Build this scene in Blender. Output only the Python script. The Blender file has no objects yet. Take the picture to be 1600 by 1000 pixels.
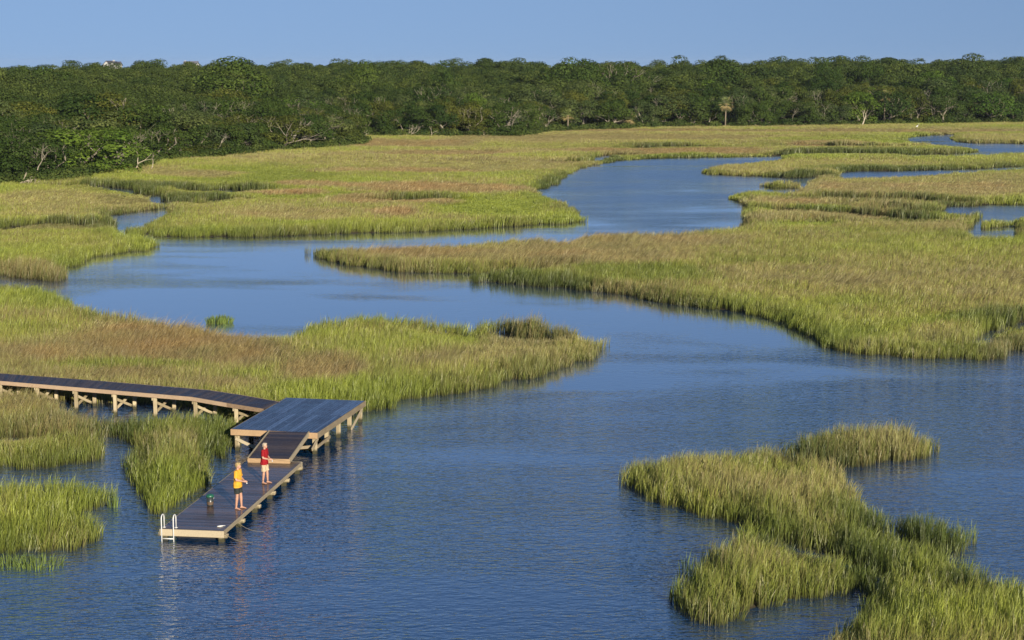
import bpy, bmesh, math, random
import numpy as np
from mathutils import Vector, Matrix, Euler, noise as mnoise

random.seed(7); rng = np.random.default_rng(11)
S = bpy.context.scene
R = math.radians

# ------------------------------------------------------------------ camera
F_PX, Y_HOR, CAM_H = 2700.0, 100.0, 16.1
PITCH = math.atan((500 - Y_HOR) / F_PX)
cam_d = bpy.data.cameras.new("camera"); cam = bpy.data.objects.new("camera", cam_d)
S.collection.objects.link(cam)
cam.location = (0, 0, CAM_H); cam.rotation_euler = (math.pi / 2 - PITCH, 0, 0)
cam_d.sensor_width = 36; cam_d.lens = F_PX / 1600 * 36
cam_d.clip_start = 1; cam_d.clip_end = 20000
S.camera = cam
# ------------------------------------------------------------------ sky and sun
SUN_AZ, SUN_EL = R(158), R(15.5)          # azimuth clockwise from +Y
W = bpy.data.worlds.new("World"); S.world = W; W.use_nodes = True
nt = W.node_tree; bg = nt.nodes["Background"]
sky = nt.nodes.new("ShaderNodeTexSky"); sky.sky_type = 'NISHITA'; sky.sun_disc = False
sky.sun_elevation = SUN_EL; sky.sun_rotation = SUN_AZ
sky.air_density = 1.0; sky.dust_density = 0.0; sky.ozone_density = 6.0; sky.altitude = 0
hsv = nt.nodes.new("ShaderNodeHueSaturation"); hsv.inputs['Saturation'].default_value = 1.0
hsv.inputs['Value'].default_value = 0.74
tint = nt.nodes.new("ShaderNodeMix"); tint.data_type = 'RGBA'; tint.blend_type = 'MULTIPLY'; tint.inputs[0].default_value = 1
tint.inputs[7].default_value = (1.02, .76, .76, 1)
gc = nt.nodes.new("ShaderNodeTexCoord"); lift = nt.nodes.new("ShaderNodeVectorMath"); lift.operation = 'MULTIPLY_ADD'; lift.inputs[1].default_value = (1, 1, .30); lift.inputs[2].default_value = (0, 0, .12)
nt.links.new(gc.outputs['Generated'], lift.inputs[0]); nt.links.new(lift.outputs[0], sky.inputs['Vector'])
nt.links.new(sky.outputs[0], hsv.inputs['Color']); nt.links.new(hsv.outputs[0], tint.inputs[6]); nt.links.new(tint.outputs[2], bg.inputs[0])
bg.inputs[1].default_value = 0.085
sd = bpy.data.lights.new("sun", 'SUN'); so = bpy.data.objects.new("sun", sd); S.collection.objects.link(so)
sd.energy = 5.0; sd.angle = R(0.55); sd.color = (1.0, 0.90, 0.735)
D = Vector((math.sin(SUN_AZ) * math.cos(SUN_EL), math.cos(SUN_AZ) * math.cos(SUN_EL), math.sin(SUN_EL)))
so.rotation_euler = D.to_track_quat('Z', 'Y').to_euler(); so.location = (60, -60, 60)
S.view_settings.view_transform = 'Standard'; S.view_settings.look = 'None'
S.view_settings.exposure = 0.85; S.view_settings.gamma = 1
S.render.engine = 'CYCLES'
S.cycles.use_denoising = True
S.cycles.max_bounces = 6; S.cycles.transparent_max_bounces = 8
S.cycles.caustics_reflective = False; S.cycles.caustics_refractive = False

# ------------------------------------------------------------------ survey: photo point -> place on the level z
_c, _s = math.cos(PITCH), math.sin(PITCH)
def P(x, y, z=0.0):
    dx = (x - 800) / F_PX; dy = (500 - y) / F_PX
    k = (z - CAM_H) / (-_s + dy * _c)
    return (dx * k, (_c + dy * _s) * k)
def Q(X, Y, Z):
    Zr = Z - CAM_H
    fw = Y * _c - Zr * _s; up = Y * _s + Zr * _c
    fw = np.maximum(fw, 1e-3)
    return 800 + F_PX * X / fw, 500 - F_PX * up / fw
TOP = .88
def world_poly(pts):
    out = []
    for p in pts:
        t = p[2] if len(p) > 2 else 0
        out.append(P(p[0], p[1], t * (TOP if p[1] > 330 else .75)))
    return np.array(out)
def pip(X, Y, poly):
    inside = np.zeros(X.shape, bool); n = len(poly); j = n - 1
    for i in range(n):
        xi, yi = poly[i]; xj, yj = poly[j]
        cnd = (yi > Y) != (yj > Y)
        with np.errstate(divide='ignore', invalid='ignore'):
            inside ^= cnd & (X < (xj - xi) * (Y - yi) / (yj - yi + 1e-12) + xi)
        j = i
    return inside

CREEK = [(1700,552),(1600,549),(1575,549),(1570,560),(1540,563),(1480,561),(1420,560),(1370,556),(1320,550),(1290,543),(1262,528),
 (1250,520),(1225,508),(1190,494),(1150,486),(1100,483),(1060,478),(1020,470),(980,463),(940,457),(880,450),(840,449),(790,443),(750,441),(710,438),
 (712,434,.25),(760,431,.35),(800,429,.4),(860,424,.4),(897,420,.4),(895,417),(850,420),(800,425),(740,428),(690,428),(640,427),(600,422),(560,417),(530,412),
 (500,405),(482,397),(477,390,.5),(490,383,1),(540,384,1),(600,383,1),(650,380,1),(700,380,1),(750,376,1),(790,371,1),(830,368,1),(860,372,1),(890,374,1),
 (897,365,1),(930,362,1),(1000,360,1),(1060,362,1),(1075,359,1),(1110,357,1),(1160,350,1),(1166,338,.5),(1168,328,.5),(1163,316,.3),(1150,310,.3),(1145,304,.8),
 (1150,299,1),(1180,297,1),(1200,298,1),(1235,300,1),(1250,293,1),(1262,285,1),(1273,279,1),(1270,277),(1230,279),(1190,276),(1150,275),(1110,273),(1093,270),
 (1092,266,1),(1100,262,1),(1120,257,1),(1170,253,1),(1200,250,1),(1232,245,1),(1230,243),(1180,245),(1100,246),(1050,247),(1000,249),(960,252),(930,258),
 (905,263),(890,270),(870,284),(868,288),(850,294),(835,297),(836,299,1),(850,303,1),(870,311,1),(885,317,1),(895,322,1),(903,332,.8),(906,342,.3),
 (905,347),(890,350),(860,351),(820,353),(780,355),(740,358),(690,361),(640,363),(600,365),(560,364),(510,367),(450,369),(400,371),(350,370),(300,371),(250,370),(242,368),
 (236,363),(205,362),(201,358,1),(225,352,1),(238,349,1),(234,344,.6),(245,338,1),(262,331,1),(268,326,1),(262,325),(240,328),(200,333),(160,338),(150,340,0),
 (168,345,.3),(177,352,.3),(176,357,.5),(190,362,1),(220,365,1),(238,369,1),(243,378,.5),(243,386),(235,391),(200,395),(160,401),(130,408),(105,418),(97,425),
 (103,432),(97,440),(80,441),(40,436),(0,433),(-80,428),(-80,440,1),(0,441,1),(60,444,1),(90,452,1),(120,468,1),(160,480,1),(200,487,1),(240,495,1),(280,503,1),
 (330,505,1),(370,513,1),(400,516,1),(440,517,1),(466,515,1),(470,508,1),(480,502,1),(510,495,1),(560,490,1),(620,493,1),(680,496,1),(720,499,1),(745,503,1),
 (757,497,1),(780,494,1),(830,495,1),(865,508,1),(885,510,1),(910,518,1),(935,520,1),(949,532,.5),(950,540),(945,545),(932,550),(930,560),(900,568),(880,577),
 (860,583),(840,593),(800,594),(780,600),(745,613),(735,614),(700,617),(660,624),(620,630),(612,640),(590,644),(565,646),(530,648),(470,655),(400,662),(372,668),
 (366,690),(362,720),(352,716),(342,702),(330,702),(322,712),(325,740),(328,752),(312,772),(290,787),(265,803),(250,799),(236,775),(215,757),(205,740),(212,714),
 (213,697),(205,690),(172,688),(164,692),(163,706),(150,717),(130,722),(100,732),(70,736),(30,733),(0,731),(-120,728),(-160,1120),(1760,1120)]
BACKWATERS = [
 [(1409,216),(1425,214),(1462,211),(1495,210),(1491,215,.5),(1491,218),(1500,222),(1525,224),(1562,224),(1600,225),(1720,226),(1720,241,1),(1600,239,1),
  (1540,241,1),(1480,243,1),(1400,243,1),(1410,241),(1480,241),(1519,238),(1519,233,.5),(1500,229,1),(1460,225,1),(1420,220,1)],
 [(1307,270),(1350,267.5),(1400,268),(1450,265.5),(1475,265),(1525,264),(1575,261),(1600,259),(1720,255),(1720,261,1),(1600,262.5,1),(1550,265,1),(1500,269,1),
  (1450,272,1),(1400,275,1),(1330,276,1),(1307,273,1)],
 [(1470,324),(1550,320),(1720,321),(1720,334,1),(1600,334,1),(1592,342,.5),(1590,362,1.2),(1550,364,1.2),(1520,363,1.1),(1500,356,.8),(1515,343,.8),(1528,334,.3),
  (1505,331,1),(1470,327,1)],
 [(80,629),(120,628),(200,631),(270,636),(330,641),(345,648,0),(335,652,.6),(300,651,.6),(240,651,.65),(180,654,.65),(120,649,.6)],
]
ISLES = [
 [(-120,744,1),(0,745,1),(60,748,1),(110,745,1),(140,746,1),(162,752,1),(176,765,.5),(182,780),(180,787),(160,790),(135,798),(125,803),(128,815),(141,830),
  (145,848),(120,857),(90,864),(50,870),(0,874),(-120,874)],
 [(977,744,.5),(978,722,1),(990,711,1),(1020,704,1),(1060,699,1),(1110,697,1),(1160,699,1),(1185,692,1),(1200,684,1),(1215,679,1),(1250,677,1),(1290,668,1),
  (1330,662,1),(1360,657,1),(1400,655,1),(1430,658,1),(1450,672,1),(1472,686,.5),(1473,700),(1468,708),(1440,716),(1400,724),(1360,729),(1320,733),(1299,732),
  (1320,738,1),(1336,744,1),(1346,762,1),(1355,778,1),(1394,793,.8),(1402,806,.5),(1435,811,.4),(1468,819,.4),(1493,831,.35),(1507,845,.2),(1506,858),(1496,870),
  (1484,878),(1484,886),(1494,886,.5),(1517,876,.8),(1538,876,1),(1567,884,1),(1600,894,1),(1720,905,1),(1720,1120),(1290,1120),(1284,1000),(1287,980,.5),(1295,968,1),
  (1311,955,1),(1344,944,1),(1356,928,1),(1350,917),(1328,925),(1291,935),(1253,942),(1220,946),(1187,958),(1171,964),(1134,973),(1097,973),(1068,962),(1053,946),
  (1047,933),(1049,917,.5),(1064,905,.5),(1072,888,.5),(1068,880,.5),(1084,853,1),(1105,840,1),(1121,828,1),(1145,824,1),(1172,832,.6),(1150,820,.0),(1121,814),(1105,812),(1076,803),
  (1043,791),(1002,773),(985,762)],
 [(1193,288),(1200,285,1),(1240,285,1),(1246,288,.5),(1238,291),(1205,291)],
 [(1534,352),(1536,344,1),(1560,342,1),(1600,340,1),(1600,352),(1570,353)],
]
POOL = [(1377,822),(1384,815),(1394,814),(1396,824),(1388,833),(1379,833)]
TREE_LINE = [(-260,330),(-80,302),(0,292),(84,291),(128,281),(179,269),(236,256),(287,254),(354,249),(422,240),(500,237),(548,231),(556,225),(535,218),(560,217),(640,217),(745,216),
 (825,215.5),(846,209),(937,205),(1060,202.5),(1180,202),(1285,200),(1390,198),(1495,197),(1600,195),(1720,193),(1900,191)]
TL = np.array([P(*p) for p in TREE_LINE])
FOREST_POLY = np.vstack([TL, [[TL[-1][0] + 500, 2500], [TL[0][0] - 900, 2500], [TL[0][0] - 500, TL[0][1]]]])
creek_w = world_poly(CREEK)
water_polys = [creek_w] + [world_poly(p) for p in BACKWATERS]
isle_polys = [world_poly(p) for p in ISLES]
pool_w = world_poly(POOL)

def vnoise(X, Y, scale, seed=0):
    """cheap smooth value noise"""
    x = X / scale + seed * 17.3; y = Y / scale + seed * 5.1
    xi = np.floor(x).astype(np.int64); yi = np.floor(y).astype(np.int64)
    fx = x - xi; fy = y - yi; fx = fx * fx * (3 - 2 * fx); fy = fy * fy * (3 - 2 * fy)
    def h(a, b):
        n = (a * 374761393 + b * 668265263 + seed * 982451653) & 0xffffffff
        n = ((n ^ (n >> 13)) * 1274126177) & 0xffffffff
        return ((n ^ (n >> 16)) & 0xffff) / 65535.0
    return (h(xi, yi) * (1 - fx) + h(xi + 1, yi) * fx) * (1 - fy) + (h(xi, yi + 1) * (1 - fx) + h(xi + 1, yi + 1) * fx) * fy

GULLIES = [[(1215,331),(1300,335),(1380,342),(1430,349)], [(1380,331),(1440,337),(1475,334)], [(1290,312),(1350,315),(1420,314),(1490,321)],
 [(150,293),(190,299),(240,309),(268,323)], [(268,322),(300,318),(345,313)], [(0,361),(60,353),(130,357),(172,359)], [(928,256),(938,247),(956,244)],
 [(1146,822),(1200,846),(1270,864),(1330,890),(1352,915)], [(1394,840),(1440,872),(1480,882)], [(1299,736),(1262,724),(1228,716)], [(762,522),(800,536),(850,541)], [(-60,689),(60,690),(165,692)],
 [(1200,278),(1262,281),(1290,277)], [(1225,244),(1300,241),(1400,243)], [(1530,545),(1560,520),(1600,505)], [(318,300),(345,297),(375,300)], [(630,315),(660,314)],
 [(1000,232),(1060,230)], [(1290,229),(1350,231)]]
GUL_W = [np.array([P(*q) for q in gl]) for gl in GULLIES]
def gully(X, Y):
    Xw = X + (vnoise(X, Y, 2.5, 71) - .5) * 1.6; Yw = Y + (vnoise(X, Y, 3, 72) - .5) * 1.6 * (Y / 100); d = np.full(X.shape, 1e9)
    for gl in GUL_W: d = np.minimum(d, seg_dist(Xw, Yw, gl))
    return d < (.14 + .0042 * Y) * (.6 + .9 * vnoise(X, Y, 5, 73))
def is_land(X, Y):
    # ragged shoreline: warp the sample point a little
    w = 0.35 + 0.0012 * Y
    Xw = X + (vnoise(X, Y, 1.1, 3) - .5) * 2 * w + (vnoise(X, Y, .45, 8) - .5) * .5 * w
    Yw = Y + (vnoise(X, Y, 1.3, 4) - .5) * 2.2 * w
    wat = np.zeros(X.shape, bool)
    for p in water_polys: wat |= pip(Xw, Yw, p)
    for p in isle_polys: wat &= ~pip(Xw, Yw, p)
    wat |= pip(X, Y, pool_w)
    return ~wat
def seg_dist(X, Y, poly):
    best = np.full(X.shape, 1e9)
    for (ax, ay), (bx, by) in zip(poly[:-1], poly[1:]):
        dx, dy = bx - ax, by - ay
        t = np.clip(((X - ax) * dx + (Y - ay) * dy) / (dx * dx + dy * dy + 1e-9), 0, 1)
        best = np.minimum(best, (X - ax - t * dx) ** 2 + (Y - ay - t * dy) ** 2)
    return np.sqrt(best)

# ------------------------------------------------------------------ helpers
COL = S.collection
def link_mesh(name, verts, faces, mat, parent=None, smooth=False):
    me = bpy.data.meshes.new(name); me.from_pydata([tuple(v) for v in verts], [], faces); me.update()
    if smooth:
        me.polygons.foreach_set('use_smooth', [True] * len(me.polygons))
    if mat: me.materials.append(mat)
    o = bpy.data.objects.new(name, me); COL.objects.link(o)
    if parent: o.parent = parent
    return o
def thing(name, label, cat, loc=(0, 0, 0), rz=0, group=None):
    o = bpy.data.objects.new(name, None); COL.objects.link(o); o.empty_display_size = .3
    o.location = loc; o.rotation_euler = (0, 0, rz); tag(o, label, cat, group); return o
def tag(o, label=None, cat=None, group=None, kind=None):
    if label: o['label'] = label
    if cat: o['category'] = cat
    if group: o['group'] = group
    if kind: o['kind'] = kind
    return o
class MB:
    def __init__(s): s.v = []; s.f = []; s.r = []
    def box(s, c, d, m=None, rnd=None):
        """c centre, d full sizes, m optional Matrix applied after"""
        b = len(s.v)
        for x in (-.5, .5):
            for y in (-.5, .5):
                for z in (-.5, .5):
                    p = Vector((c[0] + x * d[0], c[1] + y * d[1], c[2] + z * d[2]))
                    s.v.append(m @ p if m else p)
        for q in ((0, 1, 3, 2), (4, 6, 7, 5), (0, 4, 5, 1), (2, 3, 7, 6), (0, 2, 6, 4), (1, 5, 7, 3)):
            s.f.append(tuple(b + i for i in q)); s.r.append(random.random() if rnd is None else rnd)
        return s
    def beam(s, a, b_, w, h, rnd=None):
        a = Vector(a); b_ = Vector(b_); d = b_ - a; L = d.length
        q = d.to_track_quat('X', 'Z'); m = Matrix.Translation((a + b_) / 2) @ q.to_matrix().to_4x4()
        rr = random.random() if rnd is None else rnd
        return s.box((0, 0, 0), (L, w, h), m, rr)
    def tube(s, pts, rad, n=8, cap=True, rnd=.5):
        pts = [Vector(p) for p in pts]; k = len(pts)
        if not hasattr(rad, '__len__'): rad = [rad] * k
        b = len(s.v); up = Vector((0, 0, 1)); last = None
        for i, p in enumerate(pts):
            t = (pts[min(i + 1, k - 1)] - pts[max(i - 1, 0)]).normalized()
            if last is None:
                x = t.orthogonal().normalized()
            else:
                x = (last - t * last.dot(t))
                x = x.normalized() if x.length > 1e-5 else t.orthogonal().normalized()
            last = x; y = t.cross(x)
            for j in range(n):
                a = 2 * math.pi * j / n
                s.v.append(p + (x * math.cos(a) + y * math.sin(a)) * rad[i])
        for i in range(k - 1):
            for j in range(n):
                s.f.append((b + i * n + j, b + i * n + (j + 1) % n, b + (i + 1) * n + (j + 1) % n, b + (i + 1) * n + j)); s.r.append(rnd)
        if cap:
            s.f.append(tuple(b + j for j in reversed(range(n)))); s.r.append(rnd)
            s.f.append(tuple(b + (k - 1) * n + j for j in range(n))); s.r.append(rnd)
        return s
    def loft(s, rings, n=14):
        """rings: (centre, axis_a, axis_b) vectors"""
        b = len(s.v); k = len(rings)
        for c, u, w in rings:
            for j in range(n):
                a = 2 * math.pi * j / n
                s.v.append(Vector(c) + Vector(u) * math.cos(a) + Vector(w) * math.sin(a))
        for i in range(k - 1):
            for j in range(n):
                s.f.append((b + i * n + j, b + i * n + (j + 1) % n, b + (i + 1) * n + (j + 1) % n, b + (i + 1) * n + j)); s.r.append(.5)
        s.f.append(tuple(b + j for j in reversed(range(n)))); s.r.append(.5)
        s.f.append(tuple(b + (k - 1) * n + j for j in range(n))); s.r.append(.5)
        return s
    def ball(s, c, r, n=12, m=8):
        c = Vector(c); r = Vector(r) if hasattr(r, '__len__') else Vector((r, r, r))
        rings = []
        b = len(s.v)
        for i in range(1, m):
            th = math.pi * i / m
            for j in range(n):
                a = 2 * math.pi * j / n
                s.v.append(c + Vector((r.x * math.sin(th) * math.cos(a), r.y * math.sin(th) * math.sin(a), -r.z * math.cos(th))))
        lo = len(s.v); s.v.append(c - Vector((0, 0, r.z))); s.v.append(c + Vector((0, 0, r.z)))
        for i in range(m - 2):
            for j in range(n):
                s.f.append((b + i * n + j, b + i * n + (j + 1) % n, b + (i + 1) * n + (j + 1) % n, b + (i + 1) * n + j)); s.r.append(.5)
        for j in range(n):
            s.f.append((lo, b + (j + 1) % n, b + j)); s.r.append(.5)
            s.f.append((lo + 1, b + (m - 2) * n + j, b + (m - 2) * n + (j + 1) % n)); s.r.append(.5)
        return s
    def build(s, name, mat, parent=None, smooth=False, bevel=0):
        o = link_mesh(name, s.v, s.f, mat, parent, smooth)
        at = o.data.attributes.new('rnd', 'FLOAT', 'FACE'); at.data.foreach_set('value', s.r)
        if bevel:
            md = o.modifiers.new('bevel', 'BEVEL'); md.width = bevel; md.segments = 1; md.limit_method = 'ANGLE'
        return o

# ------------------------------------------------------------------ materials
def mat(name):
    m = bpy.data.materials.new(name); m.use_nodes = True
    t = m.node_tree; b = t.nodes['Principled BSDF']; return m, t, b
def nd(t, typ, **kw):
    n = t.nodes.new(typ)
    for k, v in kw.items():
        if k in n.inputs.keys(): n.inputs[k].default_value = v
        else: setattr(n, k, v)
    return n
def ramp(t, fac, stops):
    r = t.nodes.new('ShaderNodeValToRGB'); cr = r.color_ramp
    while len(cr.elements) < len(stops): cr.elements.new(.5)
    for e, (p, c) in zip(cr.elements, stops): e.position = p; e.color = (*c, 1)
    t.links.new(fac, r.inputs[0]); return r.outputs[0]
def mixc(t, fac, a, b, mode='MIX'):
    m = t.nodes.new('ShaderNodeMix'); m.data_type = 'RGBA'; m.blend_type = mode
    for sock, v in ((m.inputs[0], fac), (m.inputs[6], a), (m.inputs[7], b)):
        if isinstance(v, bpy.types.NodeSocket): t.links.new(v, sock)
        elif isinstance(v, tuple): sock.default_value = (*v, 1)
        else: sock.default_value = v
    return m.outputs[2]
def mth(t, op, a, b=0.0, c=0.0, clamp=False):
    m = t.nodes.new('ShaderNodeMath'); m.operation = op; m.use_clamp = clamp
    for i, v in enumerate((a, b, c)):
        if isinstance(v, bpy.types.NodeSocket): t.links.new(v, m.inputs[i])
        else: m.inputs[i].default_value = v
    return m.outputs[0]
def simple(name, col, rough=.7, spec=.3, metal=0, var=.15, scale=6):
    m, t, b = mat(name)
    tc = nd(t, 'ShaderNodeTexCoord'); n = nd(t, 'ShaderNodeTexNoise', Scale=scale, Detail=4.0)
    t.links.new(tc.outputs['Object'], n.inputs['Vector'])
    lo = tuple(c * (1 - var) for c in col); hi = tuple(min(1, c * (1 + var)) for c in col)
    t.links.new(ramp(t, n.outputs[0], [(.3, lo), (.7, hi)]), b.inputs['Base Color'])
    b.inputs['Roughness'].default_value = rough; b.inputs['Specular IOR Level'].default_value = spec
    b.inputs['Metallic'].default_value = metal
    return m
def wood(name, dark, light, rough=(.5, .8), spec=.3, grain_axis=0, wet=0.0):
    m, t, b = mat(name)
    tc = nd(t, 'ShaderNodeTexCoord'); mp = nd(t, 'ShaderNodeMapping')
    sc = [9, 9, 9]; sc[grain_axis] = 1.2
    mp.inputs['Scale'].default_value = sc
    t.links.new(tc.outputs['Object'], mp.inputs[0])
    n = nd(t, 'ShaderNodeTexNoise', Scale=2.2, Detail=7.0, Roughness=.65); t.links.new(mp.outputs[0], n.inputs['Vector'])
    n2 = nd(t, 'ShaderNodeTexNoise', Scale=1.3, Detail=3.0); t.links.new(tc.outputs['Object'], n2.inputs['Vector'])
    at = nd(t, 'ShaderNodeAttribute', attribute_name='rnd')
    f = mth(t, 'ADD', mth(t, 'MULTIPLY', n.outputs[0], .5), mth(t, 'MULTIPLY', at.outputs['Fac'], .45))
    f = mth(t, 'ADD', f, mth(t, 'MULTIPLY', n2.outputs[0], .25))
    t.links.new(ramp(t, f, [(.3, dark), (.85, light)]), b.inputs['Base Color'])
    f2 = mth(t, 'ADD', mth(t, 'MULTIPLY', n2.outputs[0], .8), mth(t, 'MULTIPLY', at.outputs['Fac'], .5))
    rr = t.nodes.new('ShaderNodeMapRange'); t.links.new(f2, rr.inputs[0])
    rr.inputs[1].default_value = .3; rr.inputs[2].default_value = .95
    rr.inputs[3].default_value = rough[0]; rr.inputs[4].default_value = rough[1]
    t.links.new(rr.outputs[0], b.inputs['Roughness'])
    b.inputs['Specular IOR Level'].default_value = spec
    bp = nd(t, 'ShaderNodeBump', Strength=.25, Distance=.01); t.links.new(n.outputs[0], bp.inputs['Height'])
    t.links.new(bp.outputs[0], b.inputs['Normal'])
    if wet:
        cr_ = t.nodes.new('ShaderNodeMapRange'); t.links.new(mth(t, 'ADD', mth(t, 'MULTIPLY', n.outputs[0], .7), mth(t, 'MULTIPLY', at.outputs['Fac'], .45)), cr_.inputs[0])
        cr_.inputs[1].default_value = .45; cr_.inputs[2].default_value = .85; cr_.inputs[3].default_value = wet * .15; cr_.inputs[4].default_value = wet
        t.links.new(cr_.outputs[0], b.inputs['Coat Weight']); b.inputs['Coat Roughness'].default_value = .12; b.inputs['Coat IOR'].default_value = 1.9
    return m
M_DECKX = wood('wet_deck_boards_across', (.014, .009, .007), (.075, .045, .030), (.18, .6), .4, 1, .8)
M_DECKY = wood('wet_sky_tint_boards_along', (.005, .007, .016), (.026, .031, .058), (.2, .6), .35, 0, 1.0)  # wet dark boards; the sky's blue reflection is tinted into the base colour
M_WALK = wood('wet_walkway_boards', (.014, .010, .011), (.06, .044, .04), (.4, .75), .3, 1, .12)
M_FASC = wood('orange_treated_timber', (.15, .092, .05), (.37, .25, .14), (.6, .8), .2, 0)
M_GREY = wood('weathered_pale_timber', (.16, .125, .078), (.37, .31, .21), (.65, .85), .2, 0)
M_POST = wood('post_timber', (.19, .15, .085), (.46, .385, .25), (.65, .85), .2, 2)
def tide_stain(m):
    t = m.node_tree; b = t.nodes['Principled BSDF']; src = b.inputs['Base Color'].links[0].from_socket
    g = nd(t, 'ShaderNodeNewGeometry'); sx = nd(t, 'ShaderNodeSeparateXYZ'); t.links.new(g.outputs['Position'], sx.inputs[0])
    n = nd(t, 'ShaderNodeTexNoise', Scale=9.0, Detail=4.0); t.links.new(g.outputs['Position'], n.inputs['Vector'])
    k = mth(t, 'ADD', mth(t, 'MULTIPLY', mth(t, 'SUBTRACT', .26, sx.outputs[2]), 7.0), mth(t, 'MULTIPLY', mth(t, 'SUBTRACT', n.outputs[0], .5), 1.2), clamp=True)
    t.links.new(mixc(t, k, src, (.045, .042, .022)), b.inputs['Base Color'])
tide_stain(M_POST)
M_DARKW = wood('dark_timber', (.06, .04, .025), (.22, .14, .08), (.6, .8), .2, 0)

# water
def water_mat():
    m, t, b = mat('creek_water')
    b.inputs['Base Color'].default_value = (.003, .028, .082, 1)
    b.inputs['IOR'].default_value = 1.55; b.inputs['Roughness'].default_value = .04
    b.inputs['Specular IOR Level'].default_value = .5
    tc = nd(t, 'ShaderNodeTexCoord')
    def nz(sx, sy, rot, scale, detail, rough=.5, dist=0.0):
        mp = nd(t, 'ShaderNodeMapping'); mp.inputs['Scale'].default_value = (sx, sy, 1); mp.inputs['Rotation'].default_value = (0, 0, rot)
        t.links.new(tc.outputs['Object'], mp.inputs[0])
        n = nd(t, 'ShaderNodeTexNoise', Scale=scale, Detail=detail, Roughness=rough, Distortion=dist); t.links.new(mp.outputs[0], n.inputs['Vector']); return n.outputs[0]
    a = nz(.8, 1.5, R(12), 1.6, 3, .55, .3)         # ~0.5 m ripples
    c = nz(.7, 1.5, R(-18), 4.2, 2.5, .5, .2)        # finer chop
    e = nz(.6, 1.2, R(8), .35, 2)
    h = mth(t, 'ADD', mth(t, 'MULTIPLY', a, .62), mth(t, 'MULTIPLY', c, .5))
    h = mth(t, 'ADD', h, mth(t, 'MULTIPLY', e, .35))
    # calm and ruffled patches
    p = nz(.45, 1.0, R(-14), .045, 3, .55, .6)
    q = nz(.5, 1.2, R(20), .16, 2, .5, .4)
    pm = mth(t, 'ADD', mth(t, 'MULTIPLY', p, .75), mth(t, 'MULTIPLY', q, .25))
    sp = nd(t, 'ShaderNodeSeparateXYZ'); t.links.new(tc.outputs['Object'], sp.inputs[0])
    def band(a0, a1, v0, v1):
        k = t.nodes.new('ShaderNodeMapRange'); t.links.new(sp.outputs[1], k.inputs[0]); k.interpolation_type = 'SMOOTHSTEP'
        for i_, v_ in enumerate((a0, a1, v0, v1)): k.inputs[i_ + 1].default_value = v_
        return k.outputs[0]
    pm = mth(t, 'ADD', pm, mth(t, 'ADD', band(60, 118, .10, -.09), band(140, 240, 0, .14)))   # wind reaches the near and the far reach
    mr = t.nodes.new('ShaderNodeMapRange'); t.links.new(pm, mr.inputs[0]); mr.interpolation_type = 'SMOOTHSTEP'
    mr.inputs[1].default_value = .38; mr.inputs[2].default_value = .64; mr.inputs[3].default_value = .075; mr.inputs[4].default_value = 1.0
    rg_ = mth(t, 'ADD', .04, mth(t, 'MULTIPLY', mr.outputs[0], band(105, 220, 0, .20)))
    t.links.new(rg_, b.inputs['Roughness']); t.links.new(rg_, b.inputs['Coat Roughness'])   # chop too fine to see, far off
    bp = nd(t, 'ShaderNodeBump', Distance=.11); t.links.new(h, bp.inputs['Height']); t.links.new(mr.outputs[0], bp.inputs['Strength'])
    t.links.new(bp.outputs[0], b.inputs['Normal']); t.links.new(bp.outputs[0], b.inputs['Coat Normal'])
    b.inputs['Coat Weight'].default_value = 1; b.inputs['Coat IOR'].default_value = 1.4; b.inputs['Coat Roughness'].default_value = .04
    return m
M_WATER = water_mat()

def ground_mat():
    m, t, b = mat('marsh_ground')
    g = nd(t, 'ShaderNodeNewGeometry'); n = nd(t, 'ShaderNodeTexNoise', Scale=.6, Detail=6.0); t.links.new(g.outputs['Position'], n.inputs['Vector'])
    sx = nd(t, 'ShaderNodeSeparateXYZ'); t.links.new(g.outputs['Position'], sx.inputs[0])
    mud = ramp(t, n.outputs[0], [(.3, (.022, .017, .010)), (.7, (.05, .042, .024))])
    grs = ramp(t, n.outputs[0], [(.3, (.045, .05, .012)), (.7, (.09, .085, .022))])
    f = mth(t, 'MULTIPLY', mth(t, 'SUBTRACT', sx.outputs[2], .05), 12.0, clamp=True)
    t.links.new(mixc(t, f, mud, grs), b.inputs['Base Color']); b.inputs['Roughness'].default_value = .9
    b.inputs['Specular IOR Level'].default_value = .15
    return m
M_GROUND = ground_mat()

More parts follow.
